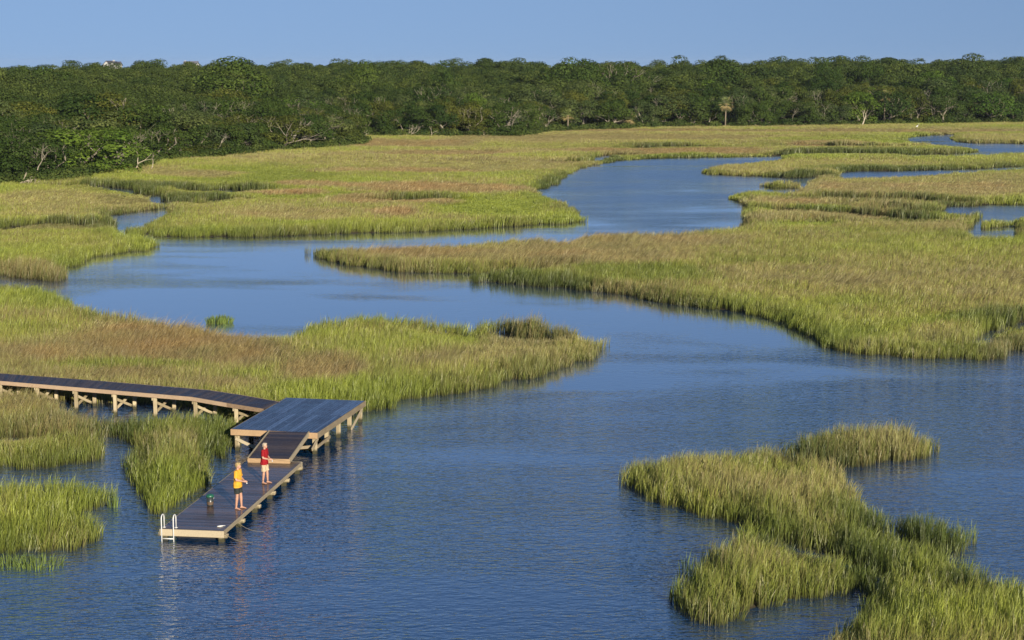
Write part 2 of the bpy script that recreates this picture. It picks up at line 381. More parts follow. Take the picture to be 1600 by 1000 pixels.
def blade_mat():
    m = bpy.data.materials.new('marsh_grass_blades'); m.use_nodes = True; t = m.node_tree
    for n in list(t.nodes): t.nodes.remove(n)
    out = nd(t, 'ShaderNodeOutputMaterial')
    rnd = nd(t, 'ShaderNodeAttribute', attribute_name='rnd').outputs['Fac']       # per blade
    hgt = nd(t, 'ShaderNodeAttribute', attribute_name='hgt').outputs['Fac']       # along blade
    dry = nd(t, 'ShaderNodeAttribute', attribute_type='INSTANCER', attribute_name='dry').outputs['Fac']
    dep = nd(t, 'ShaderNodeAttribute', attribute_type='INSTANCER', attribute_name='deep').outputs['Fac']
    var = nd(t, 'ShaderNodeAttribute', attribute_type='INSTANCER', attribute_name='var').outputs['Fac']
    green = mixc(t, rnd, (.18, .25, .03), (.41, .45, .07))
    deep = mixc(t, rnd, (.05, .088, .02), (.145, .18, .038))
    g = mixc(t, dep, green, deep)
    straw = mixc(t, rnd, (.24, .188, .07), (.57, .49, .235))
    russet = mixc(t, rnd, (.26, .15, .055), (.60, .42, .19))
    straw = mixc(t, mth(t, 'MULTIPLY', mth(t, 'SUBTRACT', dry, .72), 3.0, clamp=True), straw, russet)
    f = mth(t, 'SUBTRACT', mth(t, 'ADD', mth(t, 'MULTIPLY', dry, 1.1), mth(t, 'MULTIPLY', hgt, .22)), mth(t, 'MULTIPLY', rnd, .75))
    f = mth(t, 'ADD', mth(t, 'MULTIPLY', f, 1.8), .05, clamp=True)
    c = mixc(t, f, g, straw)
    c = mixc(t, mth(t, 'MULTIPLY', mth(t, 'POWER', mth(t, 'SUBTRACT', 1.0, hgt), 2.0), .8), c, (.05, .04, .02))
    c2 = mixc(t, 1.0, c, mixc(t, var, (.72, .74, .78), (1.12, 1.1, 1.0)), 'MULTIPLY')
    d = nd(t, 'ShaderNodeBsdfDiffuse'); tr = nd(t, 'ShaderNodeBsdfTranslucent'); gl = nd(t, 'ShaderNodeBsdfGlossy', Roughness=.45)
    for n_ in (d, tr): t.links.new(c2, n_.inputs[0])
    gl.inputs[0].default_value = (.9, .9, .8, 1)
    mx = nd(t, 'ShaderNodeMixShader', Fac=.36); t.links.new(d.outputs[0], mx.inputs[1]); t.links.new(tr.outputs[0], mx.inputs[2])
    m2 = nd(t, 'ShaderNodeMixShader', Fac=.03); t.links.new(mx.outputs[0], m2.inputs[1]); t.links.new(gl.outputs[0], m2.inputs[2])
    t.links.new(m2.outputs[0], out.inputs[0]); return m
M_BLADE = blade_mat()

def leaf_mat():
    m = bpy.data.materials.new('oak_leaves'); m.use_nodes = True; t = m.node_tree
    for n in list(t.nodes): t.nodes.remove(n)
    out = nd(t, 'ShaderNodeOutputMaterial')
    rnd = nd(t, 'ShaderNodeAttribute', attribute_name='rnd').outputs['Fac']
    oi = nd(t, 'ShaderNodeObjectInfo')
    base = mixc(t, rnd, (.025, .045, .012), (.084, .110, .029))
    tint = mixc(t, 1.0, base, oi.outputs['Color'], 'MULTIPLY')
    tint = mixc(t, 1.0, tint, mixc(t, oi.outputs['Random'], (.72, .78, .85), (1.3, 1.2, 1.1)), 'MULTIPLY')
    d = nd(t, 'ShaderNodeBsdfDiffuse'); tr = nd(t, 'ShaderNodeBsdfTranslucent')
    t.links.new(tint, d.inputs[0]); t.links.new(tint, tr.inputs[0])
    mx = nd(t, 'ShaderNodeMixShader', Fac=.22); t.links.new(d.outputs[0], mx.inputs[1]); t.links.new(tr.outputs[0], mx.inputs[2])
    t.links.new(mx.outputs[0], out.inputs[0]); return m
M_LEAF = leaf_mat()
M_BARK = simple('grey_bark', (.21, .185, .14), .9, .1, 0, .3, 3)
M_DEAD = simple('bleached_dead_wood', (.36, .31, .23), .85, .15, 0, .25, 4)

# ------------------------------------------------------------------ ground and water
def axis(lo, hi, step, far_lo, far_hi):
    a = list(np.arange(lo, hi + step, step)); pre = []; x = lo; st = step
    while x > far_lo: st *= 1.35; x -= st; pre.append(x)
    post = []; x = a[-1]; st = step
    while x < far_hi: st *= 1.35; x += st; post.append(x)
    return np.array(pre[::-1] + a + post)
def forest_depth(X, Y):
    """distance behind the edge of the wood (0 in front of it)"""
    ins = pip(X, Y, FOREST_POLY)
    return np.where(ins, seg_dist(X, Y, TL), 0.0)
def terrain(X, Y):
    s = forest_depth(X, Y)
    k = np.clip(s / 90, 0, 1); k = k * k * (3 - 2 * k)
    fall = np.clip((s - 700) / 300, 0, 1)
    return (1 - fall) * k * (3.6 + 2.6 * vnoise(X, Y, 60, 5)) * np.where(s > 0, 1, 0)
gx = axis(-150, 180, .8, -2200, 2200); gy = axis(34, 560, .8, -250, 4200)
GX, GY = np.meshgrid(gx, gy)
land = is_land(GX, GY)
inner = (GX > -190) & (GX < 190) & (GY > 33) & (GY < 565)
# soften: average mask
lf = (land & ~(gully(GX, GY) & (GX > -150) & (GX < 180) & (GY < 560))).astype(float); sm = lf.copy()
for ax in (0, 1):
    sm = (np.roll(sm, 1, ax) + sm * 2 + np.roll(sm, -1, ax)) / 4
GZ = -.55 + .68 * sm + np.where(sm > .9, .10 * vnoise(GX, GY, 3, 2), 0)
GZ = np.where(inner | (GY > 400), GZ, np.where(GY < 33, -.55, GZ))
GZ = GZ + terrain(GX, GY)
ny, nx = GX.shape
verts = np.stack([GX, GY, GZ], -1).reshape(-1, 3)
idx = np.arange(ny * nx).reshape(ny, nx)
quads = np.stack([idx[:-1, :-1], idx[:-1, 1:], idx[1:, 1:], idx[1:, :-1]], -1).reshape(-1, 4)
def np_mesh(name, verts, quads, material, smooth=True):
    me = bpy.data.meshes.new(name); k = quads.shape[1]
    me.vertices.add(len(verts)); me.vertices.foreach_set('co', verts.astype(np.float32).ravel())
    me.loops.add(quads.size); me.loops.foreach_set('vertex_index', quads.astype(np.int32).ravel())
    me.polygons.add(len(quads)); me.polygons.foreach_set('loop_start', (np.arange(len(quads)) * k).astype(np.int32))
    me.polygons.foreach_set('loop_total', np.full(len(quads), k, np.int32))
    me.update(calc_edges=True); me.validate()
    if smooth: me.polygons.foreach_set('use_smooth', np.ones(len(quads), bool))
    if material: me.materials.append(material)
    return me
g = bpy.data.objects.new('ground', np_mesh('ground', verts, quads, M_GROUND)); COL.objects.link(g); tag(g, kind='structure')
w = link_mesh('water', [(gx[0], gy[0], 0), (gx[-1], gy[0], 0), (gx[-1], gy[-1], 0), (gx[0], gy[-1], 0)], [(0, 1, 2, 3)], M_WATER); tag(w, kind='structure')

# ------------------------------------------------------------------ instancing of uncountable stuff
def instancer(name, pts, rot, scl, pick, protos, attrs, label, cat):
    me = bpy.data.meshes.new(name); me.vertices.add(len(pts)); me.vertices.foreach_set('co', pts.astype(np.float32).ravel())
    def add(nm, ty, arr):
        a = me.attributes.new(nm, ty, 'POINT')
        a.data.foreach_set('vector' if ty == 'FLOAT_VECTOR' else 'value', arr.ravel())
    add('rot', 'FLOAT_VECTOR', rot.astype(np.float32)); add('scl', 'FLOAT_VECTOR', scl.astype(np.float32)); add('pick', 'INT', pick.astype(np.int32))
    for k, v in attrs.items(): add(k, 'FLOAT', v.astype(np.float32))
    o = bpy.data.objects.new(name, me); COL.objects.link(o)
    col = bpy.data.collections.new(name + '_kinds')
    for i, p in enumerate(protos):
        p.name = f'{name}_kind_{i:02d}'; col.objects.link(p)
    ng = bpy.data.node_groups.new(name, 'GeometryNodeTree')
    ng.interface.new_socket('Geometry', in_out='INPUT', socket_type='NodeSocketGeometry')
    ng.interface.new_socket('Geometry', in_out='OUTPUT', socket_type='NodeSocketGeometry')
    N = ng.nodes; L = ng.links
    gi = N.new('NodeGroupInput'); go = N.new('NodeGroupOutput'); ip = N.new('GeometryNodeInstanceOnPoints'); ci = N.new('GeometryNodeCollectionInfo')
    ci.inputs['Collection'].default_value = col; ci.inputs['Separate Children'].default_value = True; ci.inputs['Reset Children'].default_value = True
    def na(nm, ty):
        n = N.new('GeometryNodeInputNamedAttribute'); n.data_type = ty; n.inputs['Name'].default_value = nm
        return [s for s in n.outputs if s.name == 'Attribute' and s.enabled][0]
    L.new(gi.outputs[0], ip.inputs['Points']); L.new(ci.outputs[0], ip.inputs['Instance']); ip.inputs['Pick Instance'].default_value = True
    L.new(na('pick', 'INT'), ip.inputs['Instance Index']); L.new(na('rot', 'FLOAT_VECTOR'), ip.inputs['Rotation']); L.new(na('scl', 'FLOAT_VECTOR'), ip.inputs['Scale'])
    L.new(ip.outputs[0], go.inputs[0])
    md = o.modifiers.new('scatter', 'NODES'); md.node_group = ng
    tag(o, label, cat, kind='stuff'); return o

def blade_patch(nblades, rad, wid, hmean, lean=.16, seed=0, mess=.1):
    rg = np.random.default_rng(seed)
    V = []; F = []; RN = []; HG = []
    for i in range(nblades):
        r = rad * math.sqrt(rg.random()); a = rg.random() * 6.283; x, y = r * math.cos(a), r * math.sin(a)
        h = hmean * (.55 + .6 * rg.random()); w_ = wid * (.6 + .7 * rg.random())
        fa = rg.random() * 6.283; fx, fy = math.cos(fa) * w_ / 2, math.sin(fa) * w_ / 2
        tall = rg.random() < .05
        if tall: h *= 1.38; w_ *= .6
        lx = (lean + rg.normal() * mess) * h; ly = rg.normal() * mess * h
        b = len(V)
        for (tt, ww) in ((0, .8), (.5, 1.0), (.82, .6)):
            cx = x + lx * tt ** 2; cy = y + ly * tt ** 2; z = h * tt
            V += [(cx - fx * ww, cy - fy * ww, z), (cx + fx * ww, cy + fy * ww, z)]; HG += [tt, tt]
        V.append((x + lx * 1.25, y + ly * 1.25, h * (1 - .1 * abs(lx) / h))); HG.append(1)
        F += [(b, b + 1, b + 3, b + 2), (b + 2, b + 3, b + 5, b + 4), (b + 4, b + 5, b + 6)]
        rr = rg.random() * (.15 if tall else 1); RN += [rr] * 7
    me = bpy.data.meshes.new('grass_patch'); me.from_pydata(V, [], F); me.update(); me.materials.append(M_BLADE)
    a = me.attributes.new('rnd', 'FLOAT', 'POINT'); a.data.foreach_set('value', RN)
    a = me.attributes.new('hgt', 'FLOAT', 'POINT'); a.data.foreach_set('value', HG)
    return bpy.data.objects.new('grass_patch', me)

# vegetation survey: (cx, cy, rx, ry, dryness, height, deep) in photo coordinates of the ground
VEG = [
 (200,545,250,40,.85,.85,0),(500,578,80,24,.95,.95,0),(200,600,200,14,.7,.9,0),(20,500,110,36,.45,.9,0),(60,470,110,18,.15,.9,0),(190,570,140,7,.15,.8,.3),
 (600,530,160,26,.22,.9,0),(540,620,120,22,.2,1.05,0),(820,524,75,20,.6,1.35,.9),(700,575,60,20,.5,.95,0),(430,500,60,10,.1,.9,.4),(330,540,60,8,.9,.9,0),
 (400,275,130,13,.02,.35,.25),(330,300,60,9,.15,.4,0),(760,322,95,16,.0,.35,0),(850,308,50,8,.0,.35,0),(520,306,130,7,.0,.35,.1),(1000,228,300,5,.35,.4,.2),
 (480,287,60,4,.95,.85,.3),(440,299,70,4,.95,.8,.3),(600,290,120,4.5,.95,.8,0),(700,296,150,7,.95,.75,0),(560,312,60,8,.9,.8,0),(660,313,60,5,.9,.9,.3),
 (460,335,110,12,.75,.75,0),(610,333,35,7,.95,.85,0),(650,340,90,6,.5,.8,0),(620,225,120,6,.85,.6,0),(690,240,120,4,.85,.6,0),(600,255,150,5,.55,.4,0),(650,266,160,5,.9,.55,0),
 (820,262,120,6,.6,.6,0),(1050,236,200,4,.9,.6,0),(1000,215,300,5,.7,.5,0),(950,246,22,5,.1,1.3,1),(870,285,30,10,.2,1.0,.6),(300,270,80,6,.7,.5,0),
 (230,262,60,5,.6,.5,0),(100,310,120,14,.6,.7,0),(150,330,110,7,.45,.8,.3),(110,352,90,8,.4,1.2,.9),(230,292,80,4,.1,1.1,1),(300,310,60,5,.1,1.1,1),
 (90,378,110,14,.25,.7,0),(80,395,60,10,.2,.7,0),(50,425,60,10,.65,1.2,.5),(560,385,80,8,.7,.9,.3),(750,398,200,12,.75,.85,0),(900,390,150,10,.7,.8,0),
 (1000,428,120,14,.08,.8,.5),(830,437,140,9,.1,.95,.5),(1380,440,260,40,.55,.75,.1),(1200,400,120,16,.3,.8,.3),(1350,370,200,14,.3,.7,.2),(1300,480,140,20,.3,.7,0),
 (1370,505,170,20,.1,.65,0),(1320,520,60,12,.0,.6,.2),(1500,520,90,16,.4,.8,0),(1580,540,40,20,.5,1.15,.7),(1000,376,180,7,.75,.8,0),
 (1420,297,200,14,.8,.7,0),(1400,282,200,6,.55,.7,.1),(1260,315,120,6,.85,.8,0),(1280,325,110,4,.15,.5,0),(1330,335,140,5,.75,1.05,.6),(1420,338,40,6,.3,1.2,1),(1240,345,100,6,.55,1.2,.7),
 (1250,350,60,5,.05,.5,0),(1300,311,100,4,.4,1.25,1),(1450,318,160,3,.3,1.2,1),(1380,325,60,4,.95,.8,0),(1450,335,60,6,.2,.9,.3),(1480,352,60,6,.6,.9,.2),
 (1300,255,160,6,.55,.6,0),(1190,268,60,5,.6,.8,0),(1230,273,80,4,.2,1.1,1),(1400,262,150,3,.15,.9,.7),(1350,236,150,3,.2,.9,.7),(1400,222,60,4,.0,.4,0),(1300,217,120,4,.2,.4,.1),
 (1290,225,60,3,.95,.7,0),(1560,215,70,5,.5,.8,.2),(1330,205,300,3,.8,.5,0),(960,204,300,3,.8,.5,0),
 (1110,750,130,40,.34,1.0,0),(1220,780,100,30,.4,1.0,0),(1210,870,140,60,.38,1.02,0),(1340,700,120,35,.6,1.15,.1),(1240,705,50,12,.4,1.1,.8),(1450,845,60,30,.25,1.1,.3),(1330,800,40,20,.3,1.0,.4),
 (1360,860,40,60,.15,.9,.5),(1210,838,60,8,.2,.6,1),(1240,712,40,8,.3,.7,1),(1480,960,170,70,.3,1.0,0),(1540,900,80,14,.2,1.1,.9),
 (80,710,100,26,.4,.92,.1),(80,665,110,16,.4,.75,.3),(250,710,50,24,.45,1.05,.1),(270,765,50,50,.06,1.08,.1),(340,690,30,34,.05,1.0,.4),(250,665,120,18,.25,.8,.2),
 (60,800,110,50,.3,.98,0),(130,770,60,20,.3,.95,0),(100,840,50,20,.5,.95,0),
]
VEG.sort(key=lambda e: -e[2] * e[3])
def veg(X, Y):
    px, py = Q(X, Y, .5)
    n1 = vnoise(X, Y, 9, 21); n2 = vnoise(X, Y, 3, 22); n3 = vnoise(X * .5, Y, 22, 23)
    dry = .35 + .5 * (n3 - .5) + .3 * (n1 - .5)
    hgt = np.full(X.shape, .85); dep = np.clip((vnoise(X, Y, 14, 25) - .55) * 1.2, 0, .5)
    wx = px + (vnoise(X, Y, 5, 26) - .5) * 26 * 120 / np.maximum(Y, 60); wy = py + (n1 - .5) * 900 / np.maximum(Y, 60) * .9
    for cx, cy, rx, ry, d_, h_, e_ in VEG:
        q = ((wx - cx) / rx) ** 2 + ((wy - cy) / ry) ** 2
        k = np.clip((1.45 - q) / .9, 0, 1)
        dry += (d_ - dry) * k; hgt += (h_ - hgt) * k; dep += (e_ - dep) * k
    best = np.full(X.shape, 1e9); side = np.zeros(X.shape)
    for gl in GUL_W:
        if gl[:, 0].max() < -18 and gl[:, 1].min() < 80: continue
        for (ax, ay), (bx_, by_) in zip(gl[:-1], gl[1:]):
            dx, dy = bx_ - ax, by_ - ay; t = np.clip(((X - ax) * dx + (Y - ay) * dy) / (dx * dx + dy * dy + 1e-9), 0, 1)
            ox, oy = X - ax - t * dx, Y - ay - t * dy; dd_ = np.hypot(ox, oy); m_ = dd_ < best
            best = np.where(m_, dd_, best); side = np.where(m_, oy, side)
    ks = np.clip(1.6 - best / (.012 * Y + 1.2) - .9 * vnoise(X, Y, 6, 74), 0, 1); bk = ks * (side > 0); fr = np.clip(1.7 - best / (.022 * Y + 1.5), 0, 1) * (side <= 0)
    hgt = hgt * (1 - bk) + np.where(Y < 105, 1.12, 1.35) * bk; nr = np.where(Y < 105, .5, 1.0); dep = np.clip(dep + bk * nr, 0, 1); dry = dry * (1 - .6 * bk * nr); hgt = hgt * (1 - .6 * fr)
    fa = np.clip(1.2 - Y / 350, .35, 1); dry = dry + fa * (.35 * (n2 - .5) + .22 * (n1 - .5))
    hgt = hgt * .84 * (.78 + .28 * vnoise(X, Y, 2.2, 27) + .22 * vnoise(X, Y, .9, 28))
    return dry, hgt, dep

# distance of land cells to the water (0.8 m grid)
dist = np.where(land, 99.0, 0.0)
for _ in range(9):
    for ax in (0, 1):
        for sh in (1, -1):
            dist = np.minimum(dist, np.roll(dist, sh, ax) + .8)
        
def grid_lookup(A, X, Y):
    i = np.clip(np.searchsorted(gy, Y), 1, len(gy) - 1); j = np.clip(np.searchsorted(gx, X), 1, len(gx) - 1)
    i = np.where(Y - gy[i - 1] < gy[i] - Y, i - 1, i); j = np.where(X - gx[j - 1] < gx[j] - X, j - 1, j)
    return A[i, j]

# structures that keep grass off: filled below (oriented boxes: cx, cy, angle, half length, half width)
CLEAR = []
# --- dock, platform, walkway survey
Z_D, Z_P, Z_W = .42, .95, 1.18
d_fl, d_fr, d_rr, d_lm = P(253.8, 824.6, Z_D), P(348.6, 829.4, Z_D), P(463.9, 721.7, Z_D), P(377.6, 722.5, Z_D)
p_nl, p_nr, p_fr, p_fl = P(357.5, 670.7, Z_P), P(495.5, 675.4, Z_P), P(571.4, 625.1, Z_P), P(449.2, 622.6, Z_P)

def scatter_points(y0, y1, step):
    hw = lambda Y: (Y * .3 * 1.22 + 8)
    pts = []
    xs = np.arange(-hw(y1), hw(y1), step); ys = np.arange(y0, y1, step)
    X, Y = np.meshgrid(xs, ys); X = X + rng.uniform(-.5, .5, X.shape) * step; Y = Y + rng.uniform(-.5, .5, Y.shape) * step
    X = X.ravel(); Y = Y.ravel(); k = np.abs(X) < hw(Y); X = X[k]; Y = Y[k]
    k = is_land(X, Y) & ~gully(X, Y); X = X[k]; Y = Y[k]
    k = forest_depth(X, Y) < 3; return X[k], Y[k]
def inside_quad(X, Y, quad, grow):
    c = np.mean(quad, 0); q = [((p[0] - c[0]) * grow + c[0], (p[1] - c[1]) * grow + c[1]) for p in quad]
    return pip(X, Y, np.array(q))
wk_near = [(-90, 588), (0, 595), (100, 603.7), (250, 616), (300, 620), (355, 629.5), (412, 638.5)]
wk_far = [(-90, 577), (0, 583), (150, 593.7), (250, 603.7), (332, 610), (400, 621), (436, 628)]
wk_poly = np.array([P(*p, Z_W) for p in wk_near] + [P(*p, Z_W) for p in wk_far[::-1]])
GRASS_GROUPS = [(38, 100, .26, 0), (100, 170, .44, 1), (170, 280, .68, 2), (280, 540, .82, 3)]
PATCH = [(24, .20, .015, 1.0), (42, .34, .019, 1.0), (62, .52, .034, 1.0), (80, .78, .055, 1.0)]
GL = ['tall green and straw marsh grass in the nearest islands and banks', 'green and tan marsh grass along the first bends of the creek',
      'marsh grass in lime and tan bands over the middle meadow', 'distant tan and green marsh meadow reaching the wood']
for (y0, y1, step, gi_) in GRASS_GROUPS:
    X, Y = scatter_points(y0, y1, step)
    if gi_ <= 1:
        bad = inside_quad(X, Y, [d_fl, d_fr, d_rr, d_lm], 1.06) | inside_quad(X, Y, [p_nl, p_nr, p_fr, p_fl], .97) | pip(X, Y, wk_poly)
        thin = rng.random(len(X)) < .0
        X = X[~bad]; Y = Y[~bad]
    dry, hgt, dep = veg(X, Y)
    dd = grid_lookup(dist, X, Y)
    bank = np.clip((3.2 - dd) / 2.4, 0, 1)
    hgt = np.maximum(hgt, hgt * (1 - bank) + bank * (.76 + .22 * vnoise(X, Y, 4, 31)) * np.clip(1 - (Y - 170) / 450, .55, 1))
    hgt = np.where(dd < .9, hgt * .8, hgt)
    dry = dry - bank * .25 * (vnoise(X, Y, 6, 32)); dep = np.clip(dep + bank * .8 * vnoise(X, Y, 7, 33), 0, 1)
    n = len(X); nb, rad, wid, _h = PATCH[gi_]
    protos = [blade_patch(nb, rad, wid, 1.0, .12, 100 * gi_ + i, .09) for i in range(4)] + [blade_patch(nb, rad, wid, 1.0, .38, 100 * gi_ + 50 + i, .14) for i in range(3)]
    windy = (dry > .6)
    pick = np.where(windy, 4 + rng.integers(0, 3, n), rng.integers(0, 4, n))
    rot = np.zeros((n, 3)); rot[:, 2] = np.where(windy, rng.normal(0, .45, n), rng.uniform(-1.2, 1.2, n)); rot[:, :2] = rng.normal(0, .09, (n, 2))
    sc = np.ones((n, 3)); sxy = rng.uniform(.85, 1.2, n); sc[:, 0] = sxy; sc[:, 1] = sxy; sc[:, 2] = hgt * rng.uniform(.85, 1.15, n)
    z = grid_lookup(GZ, X, Y); z = np.where(z > .0, z, .0) - .03
    instancer('marsh_grass' , np.stack([X, Y, z], -1), rot, sc, pick, protos, dict(dry=np.clip(dry, 0, 1.1), deep=dep, var=vnoise(X, Y, 1.7, 40) * .6 + rng.random(n) * .4), GL[gi_], 'marsh grass')
    print('grass', gi_, n)

# ------------------------------------------------------------------ trees
def limbs(mb, p, d, r, depth, rg, ends, spread=.6, L=1.6, segs=3, n=6):
    pts = [p.copy()]; rads = [r]; q = p.copy(); dd = d.copy()
    for i in range(segs):
        dd = (dd + Vector((rg.gauss(0, .18), rg.gauss(0, .18), rg.gauss(0, .12)))).normalized()
        q = q + dd * (L / segs); pts.append(q.copy()); rads.append(r * (1 - .4 * (i + 1) / segs))
    mb.tube(pts, rads, n, False, rg.random())
    if depth <= 0: ends.append(q); return
    for i in range(rg.choice((2, 3))):
        a = Vector((rg.gauss(0, 1), rg.gauss(0, 1), rg.gauss(.25, .5))).normalized()
        limbs(mb, q, (dd + a * spread).normalized(), rads[-1] * .75, depth - 1, rg, ends, spread, L * .78, segs, n)
def leaf_cloud(rg, lobes, per, size):
    """quads scattered through the volume of the lobes, denser at the skin"""
    V = []; F = []; RN = []
    for (c, r) in lobes:
        lr = rg.random()
        for k in range(int(per * (r.x * r.y) ** 1.0)):
            d = Vector((rg.gauss(0, 1), rg.gauss(0, 1), rg.gauss(0, 1))).normalized()
            if d.z < -.55: d.z *= -1
            rr = .62 + .43 * rg.random() ** .6
            p = c + Vector((d.x * r.x, d.y * r.y, d.z * r.z)) * rr
            n_ = (d + Vector((rg.gauss(0, .33), rg.gauss(0, .33), rg.gauss(0.1, .33)))).normalized()
            u = n_.orthogonal().normalized(); a = rg.random() * 6.283
            u = (u * math.cos(a) + n_.cross(u) * math.sin(a)); v = n_.cross(u)
            s1 = size * (.6 + .8 * rg.random()); s2 = s1 * (.45 + .4 * rg.random())
            b = len(V)
            V += [p - u * s1, p - v * s2, p + u * s1, p + v * s2]; F.append((b, b + 1, b + 2, b + 3)); RN.append(min(1, max(0, .55 * lr + .45 * rg.random())))
    return V, F, RN
def cloud_mesh(name, V, F, RN, m):
    me = bpy.data.meshes.new(name); me.from_pydata([tuple(v) for v in V], [], F); me.update(); me.materials.append(m)
    a = me.attributes.new('rnd', 'FLOAT', 'FACE'); a.data.foreach_set('value', RN); return me
def oak_proto(seed, h=8.0, rad=4.2, low=False):
    """returns (crown mesh, trunk mesh) of an oak of height h"""
    rg = random.Random(seed); mb = MB(); ends = []
    for k in range(rg.choice((1, 2, 3))):
        limbs(mb, Vector((rg.gauss(0, .25), rg.gauss(0, .25), -.4)), Vector((rg.gauss(0, .25), rg.gauss(0, .25), 1)).normalized(), .24, 3, rg, ends, .85, h * (.30 if seed % 2 else .36), 3, 5)
    lobes = []
    nl = 24
    for i in range(nl):
        a = rg.random() * 6.283; rr = math.sqrt(rg.random()) * rad
        ztop = h * (1 - .42 * (rr / rad) ** 2) - .8
        z = ztop - rg.random() ** 2 * h * (.65 if low else .38)
        s_ = rg.uniform(.55, 1.7)
        lobes.append((Vector((rr * math.cos(a), rr * math.sin(a), max(z, .8))), Vector((s_ * 1.2, s_ * 1.2, s_ * .85))))
    V, F, RN = leaf_cloud(rg, lobes, 115, .135)
    me = cloud_mesh('crown', V, F, RN, M_LEAF)
    tm = bpy.data.meshes.new('trunk'); tm.from_pydata([tuple(v) for v in mb.v], [], mb.f); tm.update(); tm.materials.append(M_BARK)
    return me, tm
PRO_IN = [oak_proto(10 + i, 8.0, 3.6 + .5 * (i % 4)) for i in range(6)]
PRO_EDGE = [oak_proto(40 + i, 7.0, 3.3 + .5 * (i % 4), True) for i in range(6)]
TINTS = [('dark green', (.75, .85, .75, 1)), ('olive green', (1.25, 1.05, .85, 1)), ('grey green', (1.15, 1.1, 1.35, 1)), ('fresh green', (1.25, 1.45, .9, 1))]
# candidate sites in rows behind the edge of the wood
cand = []
stp = 6.0
xs = np.arange(-260, 330, stp); ys = np.arange(150, 950, stp)
CX, CY = np.meshgrid(xs, ys); CX = (CX + rng.uniform(-.42, .42, CX.shape) * stp).ravel(); CY = (CY + rng.uniform(-.42, .42, CY.shape) * stp).ravel()
ins = pip(CX, CY, FOREST_POLY) & (np.abs(CX) < CY * .3 * 1.25 + 14)
CX, CY = CX[ins], CY[ins]; CS = seg_dist(CX, CY, TL)
keep = (CS > 1.6) & ((CS < 210)) & (rng.random(len(CX)) < np.where(CS > 70, .72, 1.0))
CX, CY, CS = CX[keep], CY[keep], CS[keep]
CT = terrain(CX, CY)
infr = np.abs(CX) < CY * .2963 + 4
order = np.argsort(CS + np.where(infr, 0, 500))
N_IND = 285
def tree_height(x, y, s):
    px, _ = Q(x, y, 5.)
    base = 5.8 + 2.6 * np.clip(s / 25, 0, 1)
    base = base + np.clip((px - 500) / 1100, 0, 1) * 2.6
    return base * (.72 + .6 * vnoise(x, y, 6.5, 60)) + np.where(s > 60, 1.2 * (vnoise(x, y, 45, 61)) + 2.2 * (vnoise(x, y, 19, 62) - .5), 0)
ZONES = [(60, 'at the extreme left of the wood'), (130, 'above the fallen logs at the left'), (215, 'left of the curved driftwood'), (290, 'behind the curved driftwood snag'),
 (380, 'left of the pale root tangle'), (460, 'over the pale root tangle'), (550, 'on the wooded point'),
 (640, 'just right of the wooded point'), (740, 'behind the dry tan meadow'), (850, 'left of the short palm'),
 (930, 'around the short palm'), (1020, 'beside the yellowing palm'), (1100, 'left of the tall cabbage palm'), (1175, 'around the tall cabbage palm'),
 (1270, 'between the tall palm and the white snag'), (1350, 'behind the white dead snag'), (1430, 'right of the white dead snag'), (1510, 'behind the upper right creek'), (9999, 'at the right end of the wood')]
ROWS = [(6, 'in the front row'), (12, 'in the second row'), (19, 'in the third row'), (27, 'in the fourth row'), (999, 'further back')]
def make_tree(i, x, y, s, label=None, tint=None, hh=None, grp=None, wide=1.0):
    rg = random.Random(int(x * 13 + y * 7))
    h = float(tree_height(np.array([x]), np.array([y]), np.array([s]))[0]) if hh is None else hh
    edge = s < 10
    k = rg.randrange(6); cm, tm = (PRO_EDGE if edge else PRO_IN)[k]
    sc = h / (7.0 if edge else 8.0)
    rz = rg.random() * 6.283
    ti = rg.choices(range(4), (5, 3, 3, 1))[0]; tname, tcol = TINTS[ti] if tint is None else tint
    px, _ = Q(x, y, 3.)
    zone = next(z for lim, z in ZONES if px < lim); row = next(r for lim, r in ROWS if s < lim)
    size = 'low' if h < 6.3 else ('tall' if h > 8.6 else 'rounded')
    lab = label or f'{size} {tname} oak {row} {zone}'
    zt = float(terrain(np.array([x]), np.array([y]))[0])
    t = thing('oak_tree', lab, 'tree', (x, y, zt), rz, grp or 'oaks along the edge of the maritime wood')
    wide *= rg.uniform(.85, 1.35) * (1.15 if px < 600 else 1.0); t.scale = (sc * wide, sc * wide * rg.uniform(.85, 1.15), sc)
    for nm, me in (('crown', cm), ('trunk', tm)):
        o = bpy.data.objects.new(nm, me); COL.objects.link(o); o.parent = t
        if nm == 'crown': o.color = tcol
    return t
# hand placed: the bright round tree by the left edge, the high crowns on the skyline
bx, by = P(128, 279, 0)
make_tree(0, bx, by + 3.5, 3, 'big bright green rounded tree at the wood edge above the left meadow', ('', (1.3, 1.5, .9, 1)), 8.2, None, 1.1)
special = [(bx, by + 3.5)]
PALMS = [(1133, 202.3), (887, 206.5), (985, 204), (1381, 198.5), (1563, 195.5)]
palm_xy = [(P(a, b)[0], P(a, b)[1]) for a, b in PALMS]
used = 0; rest = []
for j in order:
    x, y, s = float(CX[j]), float(CY[j]), float(CS[j])
    if any((x - a) ** 2 + (y - b) ** 2 < 20 for a, b in special): continue
    if s < 16 and any(abs(x - a) < 2.6 for a, b in palm_xy[:3]): continue
    if used < N_IND and infr[j]: make_tree(j, x, y, s); used += 1
    else: rest.append(j)
